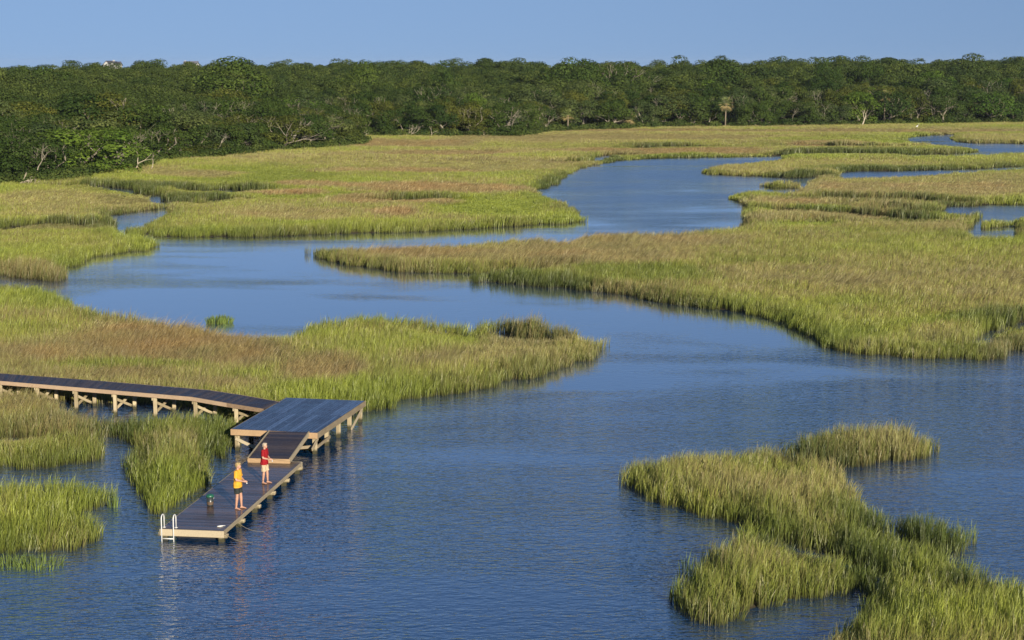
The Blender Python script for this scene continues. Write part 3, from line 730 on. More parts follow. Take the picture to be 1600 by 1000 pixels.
# the rest of the wood, past counting, as one mass
rest = np.array(rest)
RX, RY, RS = CX[rest], CY[rest], CS[rest]
hh = tree_height(RX, RY, RS) 
n = len(RX); print('trees', used, 'mass', n)
protos = []
for i, (cm, tm) in enumerate(PRO_IN):
    for tn, tc_ in TINTS[:3]:
        o = bpy.data.objects.new('canopy', cm); o.color = tc_; protos.append(o)
sc = np.ones((n, 3)); sc *= (hh / 8.0)[:, None]; sc[:, :2] *= 1.12
rot = np.zeros((n, 3)); rot[:, 2] = rng.uniform(0, 6.28, n)
instancer('forest', np.stack([RX, RY, CT[rest]], -1), rot, sc, rng.integers(0, len(protos), n), protos, {}, 'dense dark green maritime oak canopy rolling back to the skyline', 'forest')

# tall skyline trees standing above the canopy
for (px, py_top, d, wide, lab) in [(365, 93, 400, 1.25, 'broad dark oak crown rising highest above the left skyline'), (892, 92, 400, 1.0, 'rounded oak crown standing above the skyline behind the creek bend'),
        (965, 92, 420, 1.2, 'broad oak crown on the skyline left of the tall palm'), (1120, 95, 470, 1.3, 'flat topped tree group on the skyline above the tall palm'), (1288, 96, 470, .7, 'small pine like crown poking out of the right skyline'),
        (1352, 97, 480, .8, 'small rounded crown on the skyline above the white snag'), (75, 98, 400, 1.2, 'low rounded crown on the skyline left of the white gabled house'), (700, 97, 400, .8, 'small oak crown on the skyline above the dry meadow'),
        (575, 98, 390, .8, 'small rounded crown on the skyline above the wooded point')]:
    yy = np.arange(180, 640, 2.0); fd = forest_depth((px - 800) / F_PX * yy, yy); d = float(yy[np.argmax(fd > 45)]) if px > 400 else d
    x = (px - 800) / F_PX * d; ztop = CAM_H - (py_top - Y_HOR) / F_PX * d
    gz = float(terrain(np.array([x]), np.array([float(d)]))[0])
    make_tree(0, x, float(d), 40, lab, ('', (.85, .95, .8, 1)), ztop - gz + .3, 'tall crowns on the skyline', wide * .9)

# undergrowth along the edge of the wood
def bush_proto(seed):
    rg = random.Random(seed)
    lobes = [(Vector((rg.gauss(0, .7), rg.gauss(0, .5), rg.uniform(.25, 1.1))), Vector((.75, .75, .6)) * rg.uniform(.7, 1.2)) for _ in range(7)]
    V, F, RN = leaf_cloud(rg, lobes, 150, .13); return bpy.data.objects.new('bush', cloud_mesh('bush', V, F, RN, M_LEAF))
ux = []; 
for (ax, ay), (bx_, by_) in zip(TL[:-1], TL[1:]):
    L = math.hypot(bx_ - ax, by_ - ay)
    for k in range(int(L / .75)):
        t_ = rng.random(); ux.append((ax + (bx_ - ax) * t_ + rng.normal() * .8, ay + (by_ - ay) * t_ + 1.0 + rng.normal() * .9))
ux = np.array(ux); n = len(ux)
rot = np.zeros((n, 3)); rot[:, 2] = rng.uniform(0, 6.28, n); s0 = rng.uniform(.6, 1.5, n)
bp = [bush_proto(300 + i) for i in range(4)]
for o, c_ in zip(bp, ((.8, 1, .7, 1), (1.1, 1.2, .8, 1), (1, 1.3, .9, 1), (.7, .8, .6, 1))): o.color = c_
instancer('undergrowth', np.stack([ux[:, 0], ux[:, 1], np.zeros(n)], -1), rot, np.stack([s0, s0, s0], -1), rng.integers(0, 4, n), bp, {}, 'low leafy shrubs closing the foot of the wood', 'undergrowth')

# ------------------------------------------------------------------ dead wood
def dead_tree(x, y, label, h, lean=(0, 0, 1), seed=0, depth=3, r=.16, spread=.9, name='dead_tree', n0=1, z=0.0, L=None, cat='dead tree'):
    rg = random.Random(seed); mb = MB(); ends = []
    for k in range(n0):
        d = (Vector(lean) + Vector((rg.gauss(0, .25), rg.gauss(0, .25), rg.gauss(0, .12)))).normalized()
        limbs(mb, Vector((rg.gauss(0, .4) * (n0 > 1), rg.gauss(0, .3) * (n0 > 1), -.1)), d, r, depth, rg, ends, spread, L or h * .42, 3, 6)
    o = mb.build(name, M_BARK if name == 'bare_tree' else M_DEAD, None, True); o.location = (x, y, z); tag(o, label, cat, 'bleached dead wood along the wood edge'); return o
def at(px, py, dy=0): 
    a = P(px, py, 0); return a[0], a[1] + dy
for i, (px, py, lab, h, lean, seed, depth, r, sp, n0) in enumerate([
   (222, 268, 'curved bleached driftwood snag leaning out over the tan grass', 3.6, (.8, 0, .55), 5, 3, .16, .7, 2),
   (178, 270, 'tangle of pale dead branches left of the curved driftwood', 2.6, (.3, 0, .6), 6, 3, .10, .9, 3),
   (8, 293, 'fallen pale logs lying at the extreme left edge', 3.4, (1, -.1, .12), 9, 2, .22, .5, 3),
   (45, 292, 'small heap of bleached sticks right of the fallen logs', 1.8, (.5, 0, .5), 12, 2, .09, .9, 3),
   (404, 241, 'pale upturned root tangle at the meadow corner', 2.8, (-.6, 0, .6), 14, 3, .16, .9, 3),
   (446, 238, 'thin bleached branches against the shrubs right of the root tangle', 2.6, (.2, 0, 1), 17, 3, .10, .8, 2),
   (520, 236, 'pale fallen branches at the tip of the wooded point', 2.4, (1, 0, .3), 18, 3, .12, .8, 2),
   (552, 219, 'white leaning dead trunk just past the wooded point', 5, (.5, 0, 1), 20, 3, .18, .6, 1),
   (640, 217, 'cluster of pale stems in the shrubs behind the meadow', 3.2, (.0, 0, 1), 22, 3, .11, .7, 2),
   (672, 217, 'thin white dead stem right of the cluster of pale stems', 3.0, (.2, 0, 1), 24, 2, .10, .5, 1),
   (752, 216, 'low line of bleached branches lying on the meadow edge', 1.8, (1, 0, .2), 26, 3, .10, .7, 4),
   (845, 210, 'pale dead branches where the wood edge steps back', 2.6, (.5, 0, .7), 28, 3, .12, .8, 2),
   (1345, 200, 'tall white dead snag standing alone in front of the dark trees', 5.2, (.1, 0, 1), 31, 2, .24, .55, 1),
   (905, 205, 'reddish brown broken stump beside the short palm', 1.6, (0, 0, 1), 33, 1, .2, .4, 1)]):
    x, y = at(px, py, -.4); dead_tree(x, y, lab, h, lean, seed, depth, r, sp, n0=n0)
# bare grey branches showing through the front crowns
for i, (px, py, h, lab) in enumerate([(25, 225, 5, 'bare grey limbs in the crowns at the extreme left'), (60, 235, 4, 'bare grey fork left of the bright green tree'), (215, 190, 4, 'pale bare branches above the curved driftwood'), (330, 150, 3, 'thin grey twigs high in the left wood'),
   (392, 145, 3, 'forked bare branch in the upper crowns over the wooded point'), (480, 180, 5, 'spreading bare grey limbs over the root tangle'), (490, 205, 4, 'white twisting branch low on the wooded point'), (545, 180, 5, 'pale forked limbs right of the wooded point'),
   (690, 175, 4, 'bare stems halfway up the wood behind the tan meadow'), (775, 160, 4, 'upright grey stems in the wood above the meadow'), (960, 170, 4, 'forked trunk under a grey green crown behind the bend'), (1285, 165, 4, 'pale trunks showing between dark crowns right of the tall palm'),
   (1440, 125, 3, 'bare branch near the top of the right wood'), (1015, 140, 3, 'grey bare branches high behind the creek bend')]):
    base_d = {0: 215, 1: 215, 2: 240}.get(i, None)
    x0 = (px - 800) / F_PX
    # front face of the canopy at that column
    yy = np.arange(180, 560, 2.0); xx = x0 * yy
    fd = forest_depth(xx, yy); first = yy[np.argmax(fd > 1.0)]
    d = first
    while True:
        z = CAM_H - (py - Y_HOR) / F_PX * d
        s_ = float(forest_depth(np.array([x0 * d]), np.array([d]))[0]); gz = float(terrain(np.array([x0 * d]), np.array([d]))[0])
        hcan = float(tree_height(np.array([x0 * d]), np.array([d]), np.array([s_]))[0])
        if gz + hcan * .82 > z or d > first + 120: break
        d += 1.5
    d += .8
    dead_tree(x0 * d, d, lab, h, (0, -.25, 1), 50 + i, 3, .09, .75, 'bare_tree', 1, z=max(0, z - h * .6), L=h * .36, cat='bare tree')

# ------------------------------------------------------------------ palms
M_FROND = simple('palm_fronds', (.13, .16, .045), .6, .3, 0, .35, 2)
M_DRYFR = simple('dry_palm_fronds', (.24, .19, .08), .8, .2, 0, .3, 2)
M_PTRUNK = simple('palm_trunk', (.17, .14, .10), .9, .1, 0, .3, 5)
def palm(px, py, top_y, rad, lab, dry=.25, seed=0, back=-.2):
    x, y = P(px, py, 0); x *= (y + back) / y; y += back
    d = y; h = (py - top_y) / F_PX * d - rad * .4
    t = thing('cabbage_palm', lab, 'palm tree', (x, y, 0), 0, 'cabbage palms at the wood edge'); rg = random.Random(seed)
    m = MB(); m.tube([(0, 0, -.2), (.05, 0, h * .5), (.12, 0, h)], [.20, .16, .15], 8); m.build('trunk', M_PTRUNK, t, True)
    g1 = MB(); g2 = MB(); c = Vector((.12, 0, h))
    for i in range(46):
        el = rg.uniform(-.9, 1.4); az = rg.random() * 6.283; mb = g2 if (el < -.25 or rg.random() < dry * .2) else g1
        dr = Vector((math.cos(az) * math.cos(el), math.sin(az) * math.cos(el), math.sin(el)))
        side = dr.cross(Vector((0, 0, 1))).normalized() if abs(dr.z) < .98 else Vector((1, 0, 0)); up = side.cross(dr)
        stem = c + dr * rad * .45; mb.tube([c, stem], [.02, .012], 4)
        for k in range(9):
            a = (k - 4) * .27; L = rad * (.62 - .04 * abs(k - 4)); e = stem + (dr * math.cos(a) + side * math.sin(a)) * L - Vector((0, 0, .18 * L * (1 + abs(k - 4) * .2)))
            wv = side * .045 + up * .01; b = len(mb.v); mid = stem.lerp(e, .5) + up * .03
            mb.v += [stem, mid - wv, e, mid + wv]; mb.f.append((b, b + 1, b + 2, b + 3)); mb.r.append(rg.random())
    g1.build('crown', M_FROND, t); g2.build('dead_fronds', M_DRYFR, t)
palm(1133, 202.3, 157, 2.2, 'tall cabbage palm standing clear of the dark wood behind the far meadow', .3, 1)
palm(887, 206.5, 175, 1.9, 'short cabbage palm at the wood edge left of the creek bend', .4, 2)
palm(985, 204, 181, 1.7, 'short yellowing palm low in the wood behind the creek bend', 1.0, 3)
palm(1381, 198.5, 147, 2.0, 'palm with pale yellow fronds high in the wood right of the white snag', .9, 4, 3.2)
palm(1563, 195.5, 153, 2.0, 'palm with dry fronds near the right end of the wood', .9, 5, 3.2)

# ------------------------------------------------------------------ far houses
M_WHITE = simple('white_clapboard', (.38, .375, .36), .7, .3, 0, .06, 1)
M_ROOFD = simple('dark_roof_shingles', (.06, .06, .075), .8, .2, 0, .2, 2)
M_ROOFG = simple('grey_roof_shingles', (.11, .11, .125), .8, .2, 0, .15, 2)
M_GLASSD = simple('dark_window_glass', (.03, .04, .06), .1, .6, 0, .1, 1)
def gable(m_w, m_r, cx, cy, w, dlen, z0, ze, zr, axis='y', over=.4):
    """w across the gable, dlen along the ridge"""
    def T(a, b, z): return (cx + a, cy + b, z) if axis == 'y' else (cx + b, cy + a, z)
    b0 = len(m_w.v); hw, hl = w / 2, dlen / 2
    m_w.v += [Vector(T(*p)) for p in ((-hw, -hl, z0), (hw, -hl, z0), (hw, hl, z0), (-hw, hl, z0), (-hw, -hl, ze), (hw, -hl, ze), (hw, hl, ze), (-hw, hl, ze), (0, -hl, zr - .1), (0, hl, zr - .1))]
    for q in ((0, 1, 5, 8, 4), (2, 3, 7, 9, 6), (1, 2, 6, 5), (3, 0, 4, 7)): m_w.f.append(tuple(b0 + i for i in q)); m_w.r.append(.5)
    sl = (zr - ze) / hw
    for sg in (-1, 1):
        b = len(m_r.v); e = hw + over; zz = zr - sl * e
        m_r.v += [Vector(T(*p)) for p in ((0, -hl - over, zr + .02), (sg * e, -hl - over, zz), (sg * e, hl + over, zz), (0, hl + over, zr + .02),
                                          (0, -hl - over, zr + .2), (sg * e, -hl - over, zz + .18), (sg * e, hl + over, zz + .18), (0, hl + over, zr + .2))]
        for q in ((0, 1, 2, 3), (4, 7, 6, 5), (0, 4, 5, 1), (3, 2, 6, 7), (1, 5, 6, 2)): m_r.f.append(tuple(b + i for i in q)); m_r.r.append(.5)
def house(px, d, ytop, lab, kind):
    x = (px - 800) / F_PX * d; zr = CAM_H - (ytop - Y_HOR) / F_PX * d; gz = float(terrain(np.array([x]), np.array([float(d)]))[0])
    t = thing('house', lab, 'house', (x, d, gz), R(-14 if kind == 0 else 3)); sc_ = .85 if kind == 0 else .68; t.scale = (sc_,) * 3; zr = (zr - gz) / sc_
    mw, mr = MB(), MB()
    if kind == 0:
        gable(mw, mr, -1.3, 0, 4.2, 7, 0, zr - 2.0, zr, 'y'); gable(mw, mr, 2.6, -1.2, 3.2, 5, 0, zr - 2.1, zr - .35, 'y'); gable(mw, mr, .6, 1.6, 4.2, 8, 0, zr - 2.3, zr - .5, 'x')
        wins = [(-1.3, -3.52), (2.6, -3.72)]
    else:
        gable(mw, mr, 0, 0, 4.5, 9.5, 0, zr - 1.6, zr, 'x'); gable(mw, mr, 4.9, -1.6, 2.2, 3.2, 0, zr - 2.0, zr - .9, 'y'); wins = [(4.9, -3.22), (-2, -2.27), (1, -2.27)]
    mw.build('wall', M_WHITE, t); rf = mr.build('roof', M_ROOFD if kind == 0 else M_ROOFG, t)
    ch = MB(); ch.box((-4.0 if kind else 1.2, .6, zr - .2), (.9, .7, 1.2)); ch.box((-4.0 if kind else 1.2, .6, zr + .45), (1.1, .9, .12)); ch.build('chimney', M_WHITE, rf)
    for wx, wy in wins:
        f = MB(); zc = zr - 3.0
        for dx_, dz_, sx_, sz_ in ((-.48, 0, .1, 1.3), (.48, 0, .1, 1.3), (0, .6, .86, .1), (0, -.6, .86, .1)): f.box((wx + dx_, wy - .03, zc + dz_), (sx_, .08, sz_))
        fo = f.build('window', M_WHITE, t); g_ = MB(); g_.box((wx, wy - .02, zc), (.84, .04, 1.1)); g_.build('pane', M_GLASSD, fo)
house(181, 830, 95.4, 'white gabled house with dark roofs above the tree tops', 0)
house(304, 830, 96, 'long grey roofed house half hidden by the tree tops right of the gabled house', 1)

# ------------------------------------------------------------------ timber structures
def frame_of(a, b):
    """origin a, x axis towards b on the plan"""
    v = Vector((b[0] - a[0], b[1] - a[1])); return v.length, math.atan2(v.y, v.x)
# platform: local x = along boards (away), local y = to the left
def avg_dir(*pairs):
    v = Vector((0, 0))
    for a, b, rot90 in pairs:
        d = Vector((b[0] - a[0], b[1] - a[1])); d = d.normalized() * (d.length ** .5)
        if rot90: d = Vector((-d.y, d.x)) if rot90 > 0 else Vector((d.y, -d.x))
        v += d
    return math.atan2(v.y, v.x)
pa = avg_dir((p_nr, p_fr, 0), (p_nl, p_fl, 0), (p_nl, p_nr, 1))
pc = np.mean([p_nl, p_nr, p_fr, p_fl], 0)
pL = (math.dist(p_nr, p_fr) + math.dist(p_nl, p_fl)) / 2; pWd = (math.dist(p_nl, p_nr) + math.dist(p_fl, p_fr)) / 2
print('platform', pL, pWd, math.degrees(pa), 'dock dir')
T0 = thing('fishing_platform', 'raised timber platform with wet blue black sky tinted deck boards on posts over the creek', 'platform', (pc[0], pc[1], 0), pa)
m = MB(); nb = int(pWd / .145); bw = pWd / nb
for i in range(nb):
    y = -pWd / 2 + (i + .5) * bw; sp = random.uniform(-.25, .25)
    cuts = [-pL / 2, sp * .3, pL / 2] if i % 1 == 0 else [-pL / 2, pL / 2]
    for a, b in zip(cuts[:-1], cuts[1:]): m.box(((a + b) / 2, y, Z_P - .019 + random.uniform(-.003, .003)), (b - a - .006, bw - .009, .038))
m.build('deck', M_DECKY, T0, bevel=.004)
for nm, c, d, mt in (('fascia', (-pL / 2 - .024, 0, Z_P - .13), (.045, pWd + .09, .25), M_FASC), ('fascia', (pL / 2 + .024, 0, Z_P - .13), (.045, pWd + .09, .25), M_GREY),
                     ('fascia', (0, -pWd / 2 - .024, Z_P - .13), (pL - .004, .045, .25), M_GREY), ('fascia', (0, pWd / 2 + .024, Z_P - .13), (pL - .004, .045, .25), M_GREY)):
    b = MB(); b.box(c, d); b.build(nm, mt, T0, bevel=.006)
b = MB()
for i in range(7): b.box((-pL / 2 + .45 + i * (pL - .9) / 6, 0, Z_P - .14), (.05, pWd - .1, .19))
b.build('joist', M_DARKW, T0)
xs_ = [-pL / 2 + .2 + i * (pL - .4) / 4 for i in range(5)]
for yy_ in (-pWd / 2 + .16, pWd / 2 - .16, 0):
    for x_ in xs_:
        b = MB(); b.box((x_, yy_, (Z_P - .26 - 1.2) / 2), (.17, .17, Z_P - .26 + 1.2)); b.build('post', M_POST, T0, bevel=.01)
def brace(a, b_, T, mt=M_GREY):
    q = MB(); q.beam(a, b_, .045, .13); q.build('brace', mt, T, bevel=.004)
ye = -pWd / 2 + .05
brace((xs_[4] - .0, ye, Z_P - .32), (xs_[3] - .1, ye, .02), T0); brace((xs_[0] + .1, ye, Z_P - .30), (xs_[0] - .7, ye + 0.0, Z_P - .62), T0)
brace((xs_[0] + .0, ye, .30), (xs_[1] + .1, ye, .36), T0)
xf = xs_[0] - .11
brace((xf, pWd / 2 - .12, Z_P - .42), (xf, pWd / 2 - 1.1, .12), T0); brace((xf, -pWd / 2 + .12, .34), (xf, -pWd / 2 + 1.5, .16), T0)
brace((xs_[3], pWd / 2 - .3, .1), (xs_[3], -pWd / 2 + .3, Z_P - .4), T0, M_DARKW); brace((xs_[2], pWd / 2 - .3, .1), (xs_[2], -pWd / 2 + .3, Z_P - .4), T0, M_DARKW)

# ramp
Z_R0, Z_R1 = Z_P + .012, Z_D + .17
r_tl, r_tr, r_bl, r_br = P(421.9, 673.6, Z_R0), P(481.5, 675.2, Z_R0), P(388, 716.4, Z_R1), P(452.3, 717, Z_R1)
rt = Vector(((r_tl[0] + r_tr[0]) / 2, (r_tl[1] + r_tr[1]) / 2, Z_R0)); rb = Vector(((r_bl[0] + r_br[0]) / 2, (r_bl[1] + r_br[1]) / 2, Z_R1))
rw = (math.dist(r_tl, r_tr) + math.dist(r_bl, r_br)) / 2
T1 = thing('gangway_ramp', 'short dark timber ramp sloping from the platform down to the floating dock', 'ramp', (0, 0, 0))
dv = (rb - rt); L = dv.length; ax = dv.normalized(); side = Vector((0, 0, 1)).cross(ax).normalized(); up = ax.cross(side)
Mx = Matrix(((ax.x, side.x, up.x, rt.x), (ax.y, side.y, up.y, rt.y), (ax.z, side.z, up.z, rt.z), (0, 0, 0, 1)))
print('ramp', L, rw)
m = MB(); nb = int(L / .145)
for i in range(nb): m.box(((i + .5) * L / nb, 0, -.019 + random.uniform(-.002, .002)), (L / nb - .01, rw, .038), Mx)
m.build('deck', M_WALK, T1)
for sg in (-1, 1):
    b = MB(); b.box((L / 2 , sg * (rw / 2 + .024), -.06), (L, .045, .2), Mx); b.build('stringer', M_GREY, T1)
b = MB(); b.box((L + .024, 0, -.085), (.045, rw + .09, .19), Mx); b.build('end_board', M_FASC, T1)

# floating dock
da = avg_dir((d_fr, d_rr, 0), (d_fl, d_fr, 1)); dc0 = Vector(d_fr)
da = math.atan2(d_rr[1] - d_fr[1], d_rr[0] - d_fr[0]) * .75 + avg_dir((d_fl, d_fr, 1)) * .25
dL = math.dist(d_fr, d_rr); dW = math.dist(d_fl, d_fr)
print('dock', dL, dW, math.degrees(da))
ux_, uy_ = math.cos(da), math.sin(da)
org = (d_fr[0] - uy_ * dW / 2, d_fr[1] + ux_ * dW / 2)      # middle of the near end
T2 = thing('floating_dock', 'long low floating dock with dark wet boards and pale timber edges', 'dock', (org[0], org[1], 0), da)
def dock_pt(px, py, z=Z_D):
    X, Y = P(px, py, z); a, b = X - org[0], Y - org[1]; return a * ux_ + b * uy_, -a * uy_ + b * ux_
m = MB(); nb = int(dL / .15)
for i in range(nb): m.box(((i + .5) * dL / nb, 0, Z_D - .019 + random.uniform(-.003, .003)), (dL / nb - .014, dW, .038))
m.build('deck', M_DECKX, T2, bevel=.004)
b = MB(); b.box((-.028, 0, Z_D - .12), (.05, dW + .1, .235)); b.build('fascia', M_GREY, T2, bevel=.008)
b = MB(); b.box((dL + .028, 0, Z_D - .12), (.05, dW + .1, .235)); b.build('fascia', M_GREY, T2, bevel=.008)
for sg in (-1, 1):
    b = MB(); b.box((dL / 2, sg * (dW / 2 + .024), Z_D - .075), (dL - .004, .045, .14)); b.build('edge_board', M_GREY, T2, bevel=.006)
for i in range(6):
    x_ = .0 + .12 + i * (dL - .35) / 5
    for sg in (-1, 1):
        b = MB(); b.box((x_, sg * (dW / 2 - .05), Z_D - .21), (.18, .36, .13)); b.box((x_, sg * (dW / 2 - .09), .03), (.16, .2, .35)); b.build('float_bracket', M_POST, T2, bevel=.015)
M_FLOAT = simple('black_float_drum', (.02, .02, .022), .5, .4)
for i in range(5):
    b = MB(); b.box((.95 + i * (dL - 1.9) / 4, 0, .04), (1.0, dW - .7, .34)); b.build('float', M_FLOAT, T2, bevel=.05)
M_ROPE = simple('pale_rope', (.16, .135, .09), .9)
for k, (p0, p1) in enumerate((((-.03, -dW / 2 - .05, Z_D - .1), (.1, -dW / 2 - 1.0, .03)), ((1.55, -dW / 2 - .06, Z_D - .15), (1.5, -dW / 2 - 1.0, .03)))):
    a = Vector(p0); c_ = Vector(p1); b = MB(); b.tube([a.lerp(c_, i / 8) - Vector((0, 0, .10 * math.sin(i / 8 * math.pi))) for i in range(9)], .008, 6); b.build('mooring_line', M_ROPE, T2, True)

# swim ladder
M_PIPE = simple('white_painted_pipe', (.52, .52, .5), .3, .5, 0, .04)
LD = thing('swim_ladder', 'white pipe ladder with two hooped handrails on the near corner of the dock', 'ladder', (org[0], org[1], 0), da)
for k, y_ in enumerate((dW / 2 - .04, dW / 2 - .46)):
    pts = [(-.10, y_, -.6), (-.10, y_, Z_D + .36)]
    for i in range(1, 8): a = math.pi * i / 8; pts.append((-.10 + .14 * (1 - math.cos(a)), y_, Z_D + .36 + .13 * math.sin(a)))
    pts += [(.18, y_, Z_D + .36), (.18, y_, Z_D)]
    b = MB(); b.tube(pts, .020, 8); b.build('handrail', M_PIPE, LD, True)
    b = MB(); b.tube([(.18, y_, Z_D), (.18, y_, Z_D + .012)], .06, 12); b.build('foot_flange', M_PIPE, LD, True)
for z_ in (.10, -.15, -.4):
    b = MB(); b.tube([(-.10, dW / 2 - .46, z_), (-.10, dW / 2 - .04, z_)], .02, 8); b.build('rung', M_PIPE, LD, True)

# bait bucket
bxl, byl = dock_pt(328.5, 790)
def to_world(a, b): return org[0] + a * ux_ - b * uy_, org[1] + a * uy_ + b * ux_
wx_, wy_ = to_world(bxl, byl)
M_BKT = simple('black_bucket_plastic', (.025, .03, .03), .35, .5); M_LID = simple('green_bucket_lid', (.012, .08, .045), .4, .5); M_LBL = simple('brown_bucket_band', (.09, .06, .04), .6, .3)
BK = thing('bait_bucket', 'dark bait bucket with green lid standing on the dock', 'bucket', (wx_, wy_, Z_D), 0)
b = MB(); b.tube([(0, 0, .003), (0, 0, .02), (0, 0, .33)], [.105, .11, .135], 20); b.build('bucket_body', M_BKT, BK, True)
b = MB(); b.tube([(0, 0, .05), (0, 0, .16)], [.118, .126], 20, False); b.build('band', M_LBL, BK, True)
b = MB(); b.tube([(0, 0, .325), (0, 0, .35), (0, 0, .40), (0, 0, .43)], [.142, .145, .13, .06], 20); b.build('lid', M_LID, BK, True)
b = MB(); b.tube([(.14 * math.cos(a), 0, .30 + -.13 * math.sin(a)) for a in [math.pi * i / 10 for i in range(11)]], .006, 6); o = b.build('handle', M_PIPE, BK, True)
# small white fish on the near corner
fx_, fy_ = dock_pt(345, 823); fx_, fy_ = to_world(fx_, fy_)
b = MB(); b.loft([(Vector((x_, 0, .025)), Vector((0, ry, 0)), Vector((0, 0, rz_))) for x_, ry, rz_ in ((-.13, .006, .012), (-.10, .03, .018), (-.02, .045, .025), (.06, .03, .018), (.10, .012, .01), (.15, .05, .006))], 10)
o = b.build('fish', simple('pale_fish', (.62, .6, .55), .3, .5), None, True); o.location = (fx_, fy_, Z_D - .0); o.rotation_euler = (0, 0, R(25)); tag(o, 'small white fish lying on the near right corner of the dock', 'fish')

# walkway
M_WFASC = wood('brown_stringer_timber', (.13, .085, .05), (.36, .26, .17), (.6, .8), .2, 0)
nearW = []; farW = []
zs = lambda px: Z_W if px < 300 else Z_W - (px - 300) / 112 * (Z_W - Z_P - .015)
nodesA = [(-90, 588), (0, 595), (150, 607.5), (300, 620), (355, 629.5), (412, 638.5)]
nodesB = [(-90, 577), (6, 584), (165, 596), (325, 609.5), (378, 617.5), (436, 627.8)]
A = [Vector((*P(x, y, zs(x)), zs(x))) for x, y in nodesA]; B = [Vector((*P(x, y, zs(x2)), zs(x2))) for (x, y), (x2, _) in zip(nodesB, nodesA)]
T3 = thing('boardwalk', 'long raised boardwalk on crossed timber bents coming in from the left', 'boardwalk', (A[3].x, A[3].y, 0)); o3 = Vector((A[3].x, A[3].y, 0))
m = MB()
for i in range(5):
    a0, a1, b0, b1 = A[i] - o3, A[i + 1] - o3, B[i] - o3, B[i + 1] - o3
    n_ = int((a1 - a0).length / .15)
    for k in range(n_):
        t0, t1 = (k + .03) / n_, (k + .97) / n_
        q = [a0.lerp(a1, t0), a0.lerp(a1, t1), b0.lerp(b1, t1), b0.lerp(b1, t0)]; dz = Vector((0, 0, random.uniform(-.003, .003)))
        b = len(m.v); m.v += [p + dz for p in q] + [p + dz - Vector((0, 0, .038)) for p in q]; rr = random.random()
        for f_ in ((0, 1, 2, 3), (7, 6, 5, 4), (0, 4, 5, 1), (1, 5, 6, 2), (2, 6, 7, 3), (3, 7, 4, 0)): m.f.append(tuple(b + j for j in f_)); m.r.append(rr)
m.build('deck', M_WALK, T3)
dn = Vector((0, 0, -.17))
for nm, Ln, off in (('near_stringer', A, -.03), ('far_stringer', B, .03)):
    for i in range(5):
        p, q = Ln[i] - o3, Ln[i + 1] - o3; sd_ = Vector((-(q - p).y, (q - p).x, 0)).normalized() * off
        b = MB(); b.beam(p + sd_ + Vector((0, 0, -.09)), q + sd_ + Vector((0, 0, -.09)), .045, .18); b.build('stringer', M_WFASC, T3)
def on_line(Ln, nodes, px):
    for i in range(5):
        if nodes[i][0] <= px <= nodes[i + 1][0]: return Ln[i].lerp(Ln[i + 1], (px - nodes[i][0]) / (nodes[i + 1][0] - nodes[i][0])), i
for px in (-62, -2, 57, 117, 178, 241, 303, 367):
    pA, i = on_line(A, nodesA, px)
    # far partner straight across
    dr = (A[i + 1] - A[i]); dr.z = 0; dr.normalize(); nrm = Vector((-dr.y, dr.x, 0)); wdt = abs((B[i] - pA).dot(nrm))
    pA = pA - o3; pB = pA + nrm * wdt; zt = pA.z - .04
    a_ = pA + nrm * .1; b_ = pB - nrm * .1
    for p in (a_, b_):
        b = MB(); b.box((p.x, p.y, (zt - .0 - 1.3) / 2), (.16, .16, zt + 1.3)); b.build('post', M_POST, T3, bevel=.01)
    off = dr * -.11
    b = MB(); b.beam(a_ + off - nrm * .08 + Vector((0, 0, zt - .22 - pA.z)), b_ + off + nrm * .1 + Vector((0, 0, zt - .22 - pA.z)), .05, .15); b.build('cap_beam', M_POST, T3)
    for k, (z0, z1) in enumerate(((zt - .34, .12), (.12, zt - .40))):
        o_ = dr * (-.11 - .05 * k) + dr * 0
        q = MB(); q.beam(Vector((a_.x, a_.y, z0)) + o_, Vector((b_.x, b_.y, z1)) + o_, .045, .12); q.build('brace', M_POST, T3)
print('walk width', (B[2] - A[2]).length)

# ------------------------------------------------------------------ people
def skin_mat(name, col):
    m, t, b = mat(name); b.inputs['Base Color'].default_value = (*col, 1); b.inputs['Roughness'].default_value = .5; b.inputs['Subsurface Weight'].default_value = .08
    b.inputs['Subsurface Radius'].default_value = (.02, .008, .004)
    tc = nd(t, 'ShaderNodeTexCoord'); n = nd(t, 'ShaderNodeTexNoise', Scale=8.0, Detail=3.0); t.links.new(tc.outputs['Object'], n.inputs['Vector'])
    t.links.new(ramp(t, n.outputs[0], [(.3, tuple(c * .88 for c in col)), (.7, tuple(min(1, c * 1.06) for c in col))]), b.inputs['Base Color']); return m
def remesh(mb, name, m, parent, voxel, smooth_it=4):
    o = link_mesh(name, mb.v, mb.f, m)
    md = o.modifiers.new('r', 'REMESH'); md.mode = 'VOXEL'; md.voxel_size = voxel; md.use_smooth_shade = True
    ms = o.modifiers.new('s', 'SMOOTH'); ms.iterations = smooth_it; ms.factor = .5
    dg = bpy.context.evaluated_depsgraph_get(); me = bpy.data.meshes.new_from_object(o.evaluated_get(dg)); me.name = name
    bpy.data.objects.remove(o)
    if not me.materials: me.materials.append(m)
    me.polygons.foreach_set('use_smooth', [True] * len(me.polygons))
    r = bpy.data.objects.new(name, me); COL.objects.link(r); r.parent = parent; return r
